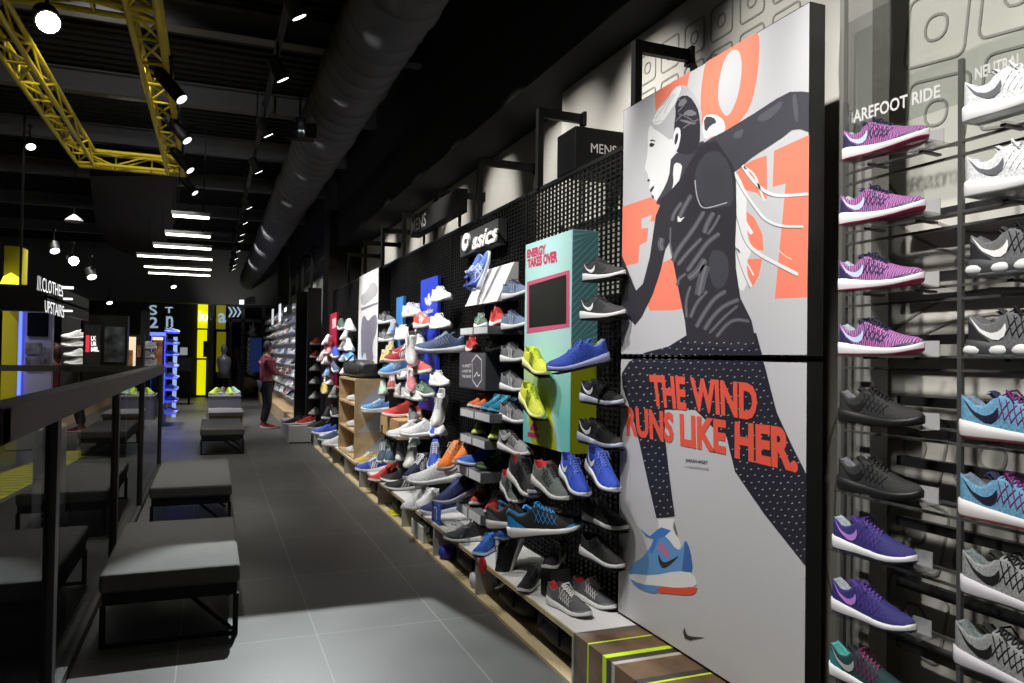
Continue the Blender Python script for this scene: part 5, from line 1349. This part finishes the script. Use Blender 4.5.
# lit little signs and sign bar on the far rack
for i, (x, y) in enumerate(((276, 317), (283.5, 313))):
    p = onX(x, y, XFR); o = MB().box((XFR-.1, p.y-.25, p.z-.22), (XFR-.08, p.y+.25, p.z+.22)).build('lit_sign', emis('soft_white', (225, 228, 232), .8)); tag(o, 'small pale sign above the far rack, %s one' % ['left', 'right'][i], 'sign')
p = onX(297, 311, XFR); e = empty('sign_bar', p, label='dark hanging sign bar with a lit strip at the far rack end', cat='sign')
local(MB().box((XFR-.25, p.y-.5, p.z-.1), (XFR-.15, p.y+.5, p.z+.1)).build('bar', mat('sign_grey', (52, 52, 53), .5)), e)
local(MB().box((XFR-.252, p.y-.4, p.z-.03), (XFR-.25, p.y+.1, p.z+.05)).build('lit_strip', LIT), e)
local(MB().box((XFR-.205, p.y-.3, p.z+.1), (XFR-.195, p.y-.29, 3.8)).build('rod', BLK), e)
# uprights above the far rack and dark column with shoes
for i, (x, y) in enumerate(((312, 246), (303, 255), (297, 266), (290, 276))):
    p = onX(x, y, 1.9); Y = max(13.3, p.y)
    e = empty('wall_channel', (1.9, Y, 0), label='tall black channel %s from the dark pillar on the far section' % ['first', 'second', 'third', 'fourth'][i], cat='bracket', group='black channels on the far section')
    local(MB().box((1.88, Y-.03, 0 if i == 0 else 2.75), (1.93, Y+.03, p.z)).build('upright', BLK), e)
    local(MB().box((1.93, Y-.02, p.z-.05), (2.5, Y+.02, p.z)).build('arm', BLK), e)
e = empty('dark_column', (1.62, 14.2, 0), label='black display column with red and white shoes facing the viewer', cat='column')
local(MB().box((1.62, 14.3, .301), (1.86, 14.42, 2.75)).build('board', DARK), e)
for i, y in enumerate((345, 358, 371, 384, 399, 415)):
    p = onY(306, y, 14.1)
    small_shoe((1.74, 14.16, p.z), 60, ['redwh', 'redwh', 'white', 'white', 'white_b', 'white'][i], '%s shoe on the black column, %s from the top' % ('red' if i < 2 else 'white', ['first', 'second', 'third', 'fourth', 'fifth', 'sixth'][i]), 'shoes on the black column', 0, 1.2)
    o = MB().box((1.66, 14.04, p.z-.014), (1.83, 14.3, p.z-.001)).build('small_shelf', BLK); tag(o, 'small black shelf on the black column, %s from the top' % ['first', 'second', 'third', 'fourth', 'fifth', 'sixth'][i], 'shelf', 'shelves on the black column')
for i, (x, y, s_) in enumerate(((291, 417, 'blackhi'), (298, 418, 'blackwh'), (304, 421, 'blackhi'), (293, 410, 'red'), (300, 409, 'redst'))):
    small_shoe((1.32+.07*i, 13.75+.22*(i % 3), .301), 20, s_, '%s shoe on the pale plinth, %s from the left' % ('dark' if i < 3 else 'red', ['first', 'second', 'third', 'fourth', 'fifth'][i]), 'shoes on the pale plinth', 0, 1.15)

# ================================================================== LEFT BACKGROUND
def flatbox(name, x0, y0, x1, y1, Y, t, m_, label, cat, to_floor=False, kids=()):
    a = onY(x0, y1, Y); b = onY(x1, y0, Y)
    e = empty(name, ((a.x+b.x)/2, Y, 0 if to_floor else a.z), label=label, cat=cat)
    local(MB().box((a.x, Y, 0 if to_floor else a.z), (b.x, Y+t, b.z)).build('body', m_), e)
    for (n_, q0, r0, q1, r1, m2, off) in kids:
        c_ = onY(q0, r1, Y-off); d_ = onY(q1, r0, Y-off)
        local(MB().box((c_.x, Y-off, c_.z), (d_.x, Y-off+.012, d_.z)).build(n_, m2), e)
    return e
YP = mat('yellow_column', (178, 168, 20), .5)
BLUE = emis('blue_neon', (70, 90, 255), 3.0); LAV = mat('lavender_panel', (150, 150, 190), .5)
p = onY(10, 372, 10.5)
o = MB().box((onY(3, 300, 12.2).x, 12.2, 0), (onY(20, 300, 12.2).x, 12.6, onY(10, 246, 12.2).z)).build('column', YP); tag(o, 'tall yellow painted column at the far left edge', 'column')
gl = onY(11, 277, 12.05); o = MB().lathe((0, 0, 0), [(.001, -.16), (.14, -.16), (.13, -.02), (.09, .1), (.001, .16)], 16).build('wall_lamp', emis('yellow_lamp', (240, 240, 60), 1.5)); o.location = gl+Vector((0, 0, -.1)); tag(o, 'glowing yellow lamp on the yellow column', 'lamp')
PIC = mat('product_print', (130, 130, 150), .5, kind='noise', rgb2=(44, 44, 60), scale=9)
WARM = mat('warm_print', (214, 150, 96), .5, kind='noise', rgb2=(110, 70, 50), scale=8)
DKP = mat('dark_print', (120, 130, 140), .5, kind='noise', rgb2=(20, 22, 26), scale=6)
flatbox('display_wall', 18, 308, 53, 400, 11.9, .12, LAV, 'lavender display wall with a dark screen and a blue neon edge', 'display', True,
    [('neon_edge', 17, 308, 22.5, 395, BLUE, .03), ('screen', 27, 313, 49, 336, mat('screen_dark', (16, 20, 30), .1), .03), ('print', 25, 343, 42, 354, PIC, .03), ('print', 25, 357, 42, 369, PIC, .03), ('print', 44, 348, 50, 368, PIC, .03)])
# clothes upstairs sign
e = empty('hanging_sign', onY(30, 300, 9), label='dark double beam sign with lit words CLOTHES UPSTAIRS', cat='sign')
XB = -2.75
mb = MB()
for (yt, yb) in ((285.5, 295), (298.5, 309)):
    a = onY(-40, yb, 9); b = onY(43, yt, 9)
    mb.box((a.x, 9, a.z), (b.x, 9.15, b.z))
local(mb.build('beams', DARK), e)
bx = onY(43, 300, 9).x
mb = MB()
for z_ in (onY(43, 290, 9).z, onY(43, 303, 9).z):
    mb.box((bx, 9, z_-.08), (bx+.04, 11.8, z_+.08))
local(mb.build('side_beams', DARK), e)
f9 = lambda x, y: onX(x, y, bx+.045)
LITW = emis('letter_lit', (235, 235, 235), 1.3)
def side_text(s, x0, x1, yt0, yt1, yb0, yb1):
    mb = MB(); text_into(mb, s, [onY(x0, yt0, 8.95), onY(x1, yt1, 8.95), onY(x1, yb1, 8.95), onY(x0, yb0, 8.95)], bold=.0)
    o = mb.build('lettering', LITW); local(o, e)
side_text('///.CLOTHES', 37, 63, 275, 286, 290, 297)
side_text('UPSTAIRS', 45, 64, 300, 306, 312, 318)
local(MB().box(onY(62, 288.5, 9.3), onY(73, 286.5, 9.3)+Vector((0, .05, 0))).box(onY(63, 299.5, 9.3), onY(72, 298, 9.3)+Vector((0, .05, 0))).box(onY(63, 311.5, 9.3), onY(72, 310, 9.3)+Vector((0, .05, 0))).build('light_strip', LITW), e)
local(MB().box(onY(20, 286, 9.05)+Vector((-.01, 0, 0)), Vector((onY(20, 286, 9.05).x+.01, 9.07, 5))).build('rod', BLK), e)
# rack of white shoes, people behind
flatbox('shoe_tower', 60, 314, 80, 395, 13.2, .1, mat('tower_dark', (36, 36, 38), .5), 'dark tower rack with white shoes behind the railing at left', 'rack', True)
for i, (x, y) in enumerate(((74, 339), (74, 347), (76, 357), (77, 365))):
    small_shoe(onY(x, y, 13.05), 30, 'white', 'white shoe on the dark tower at left, %s from the top' % ['first', 'second', 'third', 'fourth'][i], 'shoes on the dark tower', 0, 1.25)
RED = emis('red_lit', (225, 50, 70), 1.0)
e = flatbox('screen_frame', 82, 316, 128, 390, 12.6, .25, mat('frame_black', (14, 14, 15), .4), 'black framed screens with a red square and white letters', 'display', True,
    [('grey_panel', 84, 325, 101, 366, mat('panel_grey', (52, 52, 56), .5), .03), ('red_square', 85.5, 335.5, 89.5, 352, RED, .05), ('screen_picture', 104, 327, 125, 362, DKP, .03)])
for k, (s_, x0, x1, y0, y1) in enumerate((('LX', 91, 96, 336, 340.5), ('UR', 91, 96.5, 341.5, 346), ('MIL', 91, 99, 347, 351.5))):
    mb = MB(); text_into(mb, s_, pxquad((x0, y0), (x1, y0), (x1, y1), (x0, y1), lambda a_, b_: onY(a_, b_, 12.54)), bold=.04); local(mb.build('lettering', LITW), e)
flatbox('lit_display', 127, 335, 144, 392, 15, .3, mat('display_dark', (26, 26, 28), .5), 'small lit display stand with warm pictures right of the screens', 'display', True,
    [('lit_print', 128, 337, 136, 366, emis('warm_lit', (240, 214, 180), .8), .03), ('print', 128, 350, 133, 366, WARM, .05), ('print', 137, 345, 141, 357, WARM, .03)])
for i, (x, y) in enumerate(((143, 349), (146, 349), (144, 358), (142, 366), (146, 366))):
    small_shoe(onY(x, y, 15.5), 30, 'white' if i % 2 else 'white_b', 'white shoe on the stand left of the blue rack, %s of five' % ['first', 'second', 'third', 'fourth', 'fifth'][i], 'shoes left of the blue rack', 0, 1.3)
o = MB().box((onY(140, 350, 15.7).x, 15.7, 0), (onY(149, 350, 15.7).x, 15.8, 2.3)).build('dark_stand', mat('tower_dark', (36, 36, 38), .5)); tag(o, 'dark stand behind white shoes left of the blue rack', 'stand')
e = flatbox('blue_rack', 151, 334, 164.5, 405, 17.0, 1.2, mat('blue_rack_body', (30, 32, 90), .4), 'blue glowing shoe rack at the end of the railing', 'rack', True,
    [('neon_frame', 150, 332.5, 166, 335.5, BLUE, .04), ('neon_frame', 150, 335, 152, 400, BLUE, .04), ('neon_frame', 163.5, 335, 165.5, 404, BLUE, .04), ('poster', 153, 340, 162.5, 369, WARM, .03), ('poster_glow', 152.5, 337, 163, 340, emis('cream', (240, 225, 200), .8), .03)])
bxr = onY(165, 370, 17).x
sdm = MB()
for k in range(8): sdm.box((bxr+.001, 17.1, .25+k*.24), (bxr+.22, 18.1, .262+k*.24))
local(sdm.build('side_shelves', emis('blue_shelf_glow', (60, 80, 230), .7)), e)
for k in range(8):
    for j in range(2):
        small_shoe((bxr+.1, 17.3+j*.5, .263+k*.24), 200, ['white', 'blue3', 'slate', 'ltblue'][(k+j) % 4], 'shoe on the blue rack side, %s shelf up, %s' % (['first', 'second', 'third', 'fourth', 'fifth', 'sixth', 'seventh', 'top'][k], ['nearer one', 'farther one'][j]), 'shoes on the blue rack side', 0, 1.0)
flatbox('lit_board', 172, 337, 177.5, 400, 19.5, .1, emis('pale_blue_board', (150, 175, 225), .5), 'pale lit board behind the blue rack', 'display', True)
o = flatbox('wall_notice', 180, 347.5, 187.5, 355, 26.5, .02, emis('notice', (190, 195, 200), .4), 'small white notice on the dark wall left of the yellow panel', 'notice')
e = empty('side_table', onY(178, 395, 24), label='dark table with a monitor before the far wall left of the yellow panel', cat='table')
a = onY(172, 372, 24); b = onY(190, 396, 24)
local(MB().box((a.x, 24, .95), (b.x, 24.6, 1.0)).build('top', BLK), e)
for xx in (a.x+.03, b.x-.03): local(MB().box((xx-.03, 24.05, 0), (xx+.03, 24.12, .95)).build('leg', BLK), e)
local(MB().box((a.x+.1, 24.3, 1.0), (a.x+.5, 24.33, 1.35)).build('monitor', DARK), e)
# across-the-opening low racks and a pale box
e = empty('pale_box', (-3.3, 8.3, 0), label='pale grey cabinet standing beyond the opening seen through the glass', cat='cabinet')
a = onY(33, 452, 7.6); b = onY(53, 430, 7.6)
local(MB().box((a.x, 7.6, 0), (b.x, 8.3, b.z)).build('body', mat('pale_cabinet', (150, 150, 152), .6), bevel=.004), e)
local(MB().box((a.x+.01, 7.595, b.z*.5), (b.x-.01, 7.6, b.z*.5+.01)).build('drawer_gap', DARK), e)
low = empty('low_rack', (-3.4, 10.6, 0), label='low dark rack of trainers beyond the opening seen through the glass', cat='rack')
mb = MB()
for z in (.02, .32, .62): mb.box((-4.0, 10.4, z), (-2.6, 10.9, z+.02))
for x in (-4.0, -3.3, -2.62): mb.box((x, 10.4, 0), (x+.02, 10.9, .95))
local(mb.build('frame', mat('tower_dark', (36, 36, 38), .5)), low)
for k in range(14):
    zz = (.04, .34, .64)[k % 3]
    small_shoe((-3.9+.27*(k//3)+.05*(k % 3), 10.6, zz), 60, ['white', 'white_b', 'grey', 'pink', 'slate'][k % 5], 'small trainer on the low rack across the opening, %s board, %s from left' % (['bottom', 'middle', 'top'][k % 3], cn[k//3]), 'trainers on the low rack', 0, 1.1)

# ================================================================== PEOPLE
def skin_body(name, verts, edges, rad, m_, parent, lev=2):
    me = bpy.data.meshes.new(name); me.from_pydata(verts, edges, [])
    o = bpy.data.objects.new(name, me); link(o, parent); me.materials.append(m_)
    sk = o.modifiers.new('skin', 'SKIN'); sk.use_smooth_shade = True
    for i, r_ in enumerate(rad):
        q = r_ if isinstance(r_, tuple) else (r_, r_)
        me.skin_vertices[0].data[i].radius = q
    me.skin_vertices[0].data[0].use_root = True
    ss = o.modifiers.new('sub', 'SUBSURF'); ss.levels = lev; ss.render_levels = lev
    return o
SKIN_D = mat('skin_dark', (92, 58, 44), .6)
BURG = mat('burgundy_fabric', (112, 32, 46), .8, kind='noise', rgb2=(92, 24, 38), scale=30)
TRO = mat('black_trousers', (20, 20, 23), .8)
def person(loc, rz, label, top, low_, skin, arm=True, hair=(18, 15, 14), height=1.75, extra=None):
    e = empty('person', loc, (0, 0, rz), label, 'person'); s = height/1.75; e.scale = (s, s, s)
    # faces +x ; left is +y
    V = [(0, 0, .97), (0, .0, 1.12), (0.01, 0, 1.30), (0, 0, 1.44), (.01, 0, 1.52), (.03, 0, 1.58)]
    E_ = [(0, 1), (1, 2), (2, 3), (3, 4), (4, 5)]
    R_ = [(.12, .15), (.11, .14), (.12, .17), (.10, .14), .055, .05]
    def limb(chain, root, rr):
        pr = root
        for p, r_ in zip(chain, rr):
            V.append(p); R_.append(r_); E_.append((pr, len(V)-1)); pr = len(V)-1
    limb([(0, .10, .88), (.04, .10, .50), (-.03, .10, .10), (.08, .11, .05)], 0, [.085, .058, .042, .04])
    limb([(0, -.10, .88), (.03, -.10, .50), (-.05, -.10, .10), (.06, -.11, .05)], 0, [.085, .058, .042, .04])
    if arm:
        A1 = [(.0, .19, 1.41), (.08, .23, 1.16), (.28, .20, 1.20), (.36, .19, 1.22)]
        A2 = [(.0, -.19, 1.41), (.06, -.23, 1.15), (.24, -.2, 1.12), (.33, -.19, 1.13)]
    else:
        A1 = [(.0, .19, 1.41), (.0, .23, 1.14), (.08, .23, .92), (.1, .23, .86)]
        A2 = [(.0, -.19, 1.41), (.0, -.23, 1.14), (.08, -.23, .92), (.1, -.23, .86)]
    limb(A1, 3, [.06, .048, .036, .026]); limb(A2, 3, [.06, .048, .036, .026])
    skin_body('body', V, E_, R_, skin, e)
    # head
    mb = MB(); mb.lathe((.035, 0, 1.54), [(.001, 0), (.045, .01), (.062, .05), (.074, .10), (.078, .15), (.068, .20), (.04, .235), (.001, .245)], 20)
    mb.lathe((.112, 0, 1.63), [(.001, -.02), (.014, -.015), (.010, .01), (.001, .03)], 8)
    for sg in (1, -1): mb.lathe((.03, sg*.078, 1.63), [(.001, -.03), (.014, 0), (.001, .03)], 8)
    mb.build('head', skin, e)
    mb = MB(); mb.lathe((.02, 0, 1.60), [(.079, .04), (.086, .09), (.08, .14), (.05, .185), (.001, .2)], 20)
    mb.build('hair', mat('hair_%d' % hair[0], hair, .8), e)
    mb = MB()
    for sg in (1, -1): mb.lathe((.102, sg*.028, 1.665), [(.001, -.007), (.008, 0), (.001, .007)], 8)
    mb.build('eyes', DARK, e)
    mb = MB().box((.098, -.02, 1.595), (.106, .02, 1.600)); mb.build('mouth', mat('lip', (90, 40, 38), .6), e)
    # hands with fingers
    for arm_, sg in ((A1, 1), (A2, -1)):
        w = Vector(arm_[-1]); d = (Vector(arm_[-1])-Vector(arm_[-2])).normalized()
        up = Vector((0, 0, 1)) if abs(d.z) < .8 else Vector((1, 0, 0)); sd_ = d.cross(up).normalized()
        HV = [w, w+d*.08]; HE = [(0, 1)]; HR = [(.022, .03), (.018, .036)]
        for k in range(4):
            b = w+d*.085+sd_*(.027-.018*k); HV += [b, b+d*(.035-.003*abs(k-1.3)), b+d*(.06-.006*abs(k-1.3))-up*.015]
            n_ = len(HV)-3; HE += [(1, n_), (n_, n_+1), (n_+1, n_+2)]; HR += [.010, .0085, .0075]
        n_ = len(HV); HV += [w+d*.035+sd_*.04, w+d*.07+sd_*.052]; HE += [(0, n_), (n_, n_+1)]; HR += [.011, .009]
        skin_body('hand', [tuple(v) for v in HV], HE, HR, skin, e, 1)
    # clothing shells
    TV = [(0, 0, .90), (0, 0, 1.12), (.01, 0, 1.30), (0, 0, 1.44), (.01, 0, 1.50)]; TE = [(0, 1), (1, 2), (2, 3), (3, 4)]; TR_ = [(.145, .18), (.135, .165), (.145, .19), (.12, .165), .07]
    for A_ in (A1, A2):
        n_ = len(TV); TV += [A_[0], A_[1], A_[2]]; TE += [(3, n_), (n_, n_+1), (n_+1, n_+2)]; TR_ += [.078, .066, .054]
    skin_body('jacket', TV, TE, TR_, top, e)
    PV = [(0, 0, .95), (0, .10, .86), (.04, .10, .50), (-.03, .10, .13), (0, -.10, .86), (.03, -.10, .50), (-.05, -.10, .13)]
    skin_body('trousers', PV, [(0, 1), (1, 2), (2, 3), (0, 4), (4, 5), (5, 6)], [(.13, .16), .105, .075, .06, .105, .075, .06], low_, e)
    for sg, xo in ((1, .02), (-1, 0)):
        o = bpy.data.objects.new('shoe', SMALL); link(o, e); o.location = (xo+.05, sg*.11, .0); o.scale = (1.0,)*3
        slot(o, 0, mat('red_shoe', (178, 34, 40), .6)); slot(o, 1, cm((235, 225, 225), 'rubber')); slot(o, 2, DARK)
    if extra: extra(e)
    return e
def jk(e):
    MB().poly([(-.137, -.06, 1.33), (-.137, .06, 1.33), (-.137, .06, 1.38), (-.137, -.06, 1.38)]).build('back_print', mat('pale_pink_print', (210, 150, 150), .6), e)
    mb = MB()
    for y in (-.2, .2): mb.box((-.01, y-.004*1, 1.2), (.01, y+.004, 1.4))

person((1.05, 16.4, 0), math.radians(12), 'person in burgundy jacket and black trousers facing the far shoe rack', BURG, TRO, SKIN_D, True, extra=jk)
p = onY(54, 400, 14.5)
person((p.x, 14.5, 0), math.radians(-60), 'person in dark red top behind the railing at the far left', mat('dark_red_top', (90, 24, 40), .8), TRO, SKIN_D, False, height=1.62)
p = onY(69, 400, 15.0)
person((p.x, 15.0, 0), math.radians(200), 'person in black top beside the dark tower of white shoes', mat('black_top', (16, 16, 18), .8), TRO, mat('skin_mid', (150, 104, 80), .6), False, height=1.75)
# green and grey shoes on the far plinth
for i, (dx, dy, st_) in enumerate(((.08, .3, 'limep'), (.25, .5, 'greyred'), (.42, .3, 'limep'), (.55, .6, 'mint'))):
    small_shoe((dx, 19.2+dy, .531), 60+i*20, st_, 'pale %s shoe on the grey far plinth, %s from left' % ('green' if st_ != 'greyred' else 'grey', cn[i]), 'shoes on the grey plinth', 0, 1.5)
e = empty('mannequin_bust', (.3, 21.6, 0), label='dark mannequin on a stand behind the far plinth', cat='mannequin')
MB().tube((0, 0, 0), (0, 0, .9), .02, 8).lathe((0, 0, 0), [(.001, 0), (.2, 0), (.2, .02), (.001, .03)], 16).build('stand', BLK, e)
MB().lathe((0, 0, .85), [(.001, 0), (.15, .02), (.13, .2), (.18, .45), (.16, .55), (.06, .6), (.05, .66), (.08, .72), (.085, .8), (.05, .88), (.001, .9)], 18).build('torso', mat('mannequin_grey', (60, 60, 70), .5), e)

# ================================================================== LIGHTS
def spot(loc, aim, power, ang, blend=.5, col=(1, .97, .92), size=.05, square=False, name='lamp'):
    l = bpy.data.lights.new(name, 'SPOT'); l.energy = power; l.spot_size = math.radians(ang); l.spot_blend = blend
    l.color = col; l.shadow_soft_size = size; l.use_square = square
    o = bpy.data.objects.new(name, l); COL.objects.link(o); o.location = loc
    d = Vector(aim)-Vector(loc); o.rotation_euler = d.to_track_quat('-Z', 'Y').to_euler()
    return o
# wall washers on the long track
for y, w_ in ((1.0, 185), (1.8, 180), (2.6, 215), (3.6, 200), (4.7, 230), (5.8, 320), (7.0, 350), (8.3, 400), (9.8, 420), (11.4, 420), (12.8, 420)):
    spot((.465, y-.35, 3.75), (2.0, y, 1.55), w_, 56, .9)
# grazers that reach the white wall above the displays
for y, w_ in ((.9, 150), (1.7, 190), (2.6, 110), (3.7, 190), (4.6, 120)): spot((.465, y-.1, 3.75), (2.33, y+.1, 2.8), w_*1.3, 37, .9)
for y in (5.2, 6.6, 8.0, 9.6, 11.4): spot((.465, y-.1, 3.75), (2.5, y+.1, 2.95), 210, 31, .9)
spot((.465, 11.3, 3.75), (2.2, 13.9, 2.2), 140, 30, .9)
for y in (14.5, 17, 20): spot((.465, y, 3.75), (2.5, y+1.5, 3.4), 130, 60, .9)
for y in (15.5, 17, 19, 21, 23.5): spot((.3, y, 3.7), (1.66, y+.3, 1.6), 190, 60, .9)
# unseen downlights added to brighten the aisle floor and benches
for (x, y, w_) in ((.2, 16.5, 380), (-.8, 18, 420), (.2, 20, 380), (-.8, 24, 420), (.2, 12.6, 170), (-.2, 8.2, 170), (.6, 6.2, 90), (.6, 10.2, 130)): spot((x, y, 3.9), (x, y+.3, 0), w_, 80, .8)
spot((.3, 25.5, 3.0), (.6, 27.2, 3.9), 25, 90, .8)
# near floor spot; its box of flaps is added to cut the pool
LX, LY, LZ = .75, 7.5, 3.75
spot((LX, LY, LZ), (.7, 3.34, 0), 1350, 36, .35, (.95, 1, 1), .001, False, 'near_floor_lamp')
e = empty('added_flap_lamp', (LX, LY, LZ), label='added black lamp box with flaps cutting the near floor light', cat='spotlight')
uy = -(4.72-LY); ft = Vector((0, -uy, -LZ)).normalized()           # upper flap edge lies on the plane that meets the floor at Y = 4.72
pd = Vector((LX, LY, LZ))+ft*.11
nrm = Vector((0, -ft.z, ft.y)).normalized(); nrm = nrm if nrm.z < 0 else -nrm
lowf = [pd+Vector((-.13, 0, 0)), pd+Vector((.13, 0, 0)), pd+Vector((.13, 0, 0))+nrm*.12, pd+Vector((-.13, 0, 0))+nrm*.12]
local(MB().prism(lowf, ft*.003).build('flap', BLK), e)
q0 = Vector((-.42-LX, 5.0-LY, -LZ)).normalized()*.11+Vector((LX, LY, LZ))
sidef = [q0+Vector((-.12, 0, -.07)), q0+Vector((0, 0, -.07)), q0+Vector((.0, 0, .07)), q0+Vector((-.12, 0, .07))]
local(MB().prism(sidef, (0, -.003, 0)).build('flap', BLK), e)
q1 = Vector((1.58-LX, 3.7-LY, -LZ)).normalized()*.11+Vector((LX, LY, LZ))
local(MB().prism([q1+Vector((0, 0, -.07)), q1+Vector((.12, 0, -.07)), q1+Vector((.12, 0, .07)), q1+Vector((0, 0, .07))], (0, -.003, 0)).build('flap', BLK), e)
local(MB().box((LX-.05, LY+.03, LZ-.05), (LX+.05, LY+.2, LZ+.07)).box((LX-.01, LY+.1, LZ+.07), (LX+.01, LY+.12, LZ+.35)).build('housing', BLK), e)
def area(loc, aim, power, sx, sy, col, name='glow'):
    l = bpy.data.lights.new(name, 'AREA'); l.shape = 'RECTANGLE'; l.size = sx; l.size_y = sy; l.energy = power; l.color = col
    o = bpy.data.objects.new(name, l); COL.objects.link(o); o.location = loc
    o.rotation_euler = (Vector(aim)-Vector(loc)).to_track_quat('-Z', 'Y').to_euler(); return o
area((bxr+.3, 17.6, 1.2), (bxr+3, 17, 0), 6, 1.2, 1.6, (.25, .3, 1), 'blue_rack_glow')
for (x, y) in ((-3.6, 10.5), (-4.5, 13), (-2.5, 14)): spot((x, y, 4.2), (x, y+1.2, .8), 320, 70, .8)
# unseen spots added to brighten the trusses, benches and yellow strip
spot((-1.0, 7.4, 4.5), (-1.0, 8.2, 3.9), 70, 150, .9)
spot((-1.0, 10.2, 4.5), (-1.0, 11.0, 3.9), 30, 150, .9)
spot((-.2, 6.9, 3.9), (-.2, 5.5, .4), 190, 26, 1)
spot((-.1, 9.5, 3.9), (-.1, 8.0, .4), 190, 30, 1)
for y in (4.5, 7.0, 9.5, 12.5): spot((-1.9, y, 4.6), (-2.2, y+.6, 0), 650, 44, .6)
W = bpy.data.worlds.new('world'); S.world = W; W.use_nodes = True
W.node_tree.nodes['Background'].inputs[0].default_value = (.9, .95, 1, 1); W.node_tree.nodes['Background'].inputs[1].default_value = .02
S.view_settings.view_transform = 'Standard'; S.view_settings.look = 'None'; S.view_settings.gamma = 1; S.view_settings.exposure = .12
S.view_settings.use_curve_mapping = False
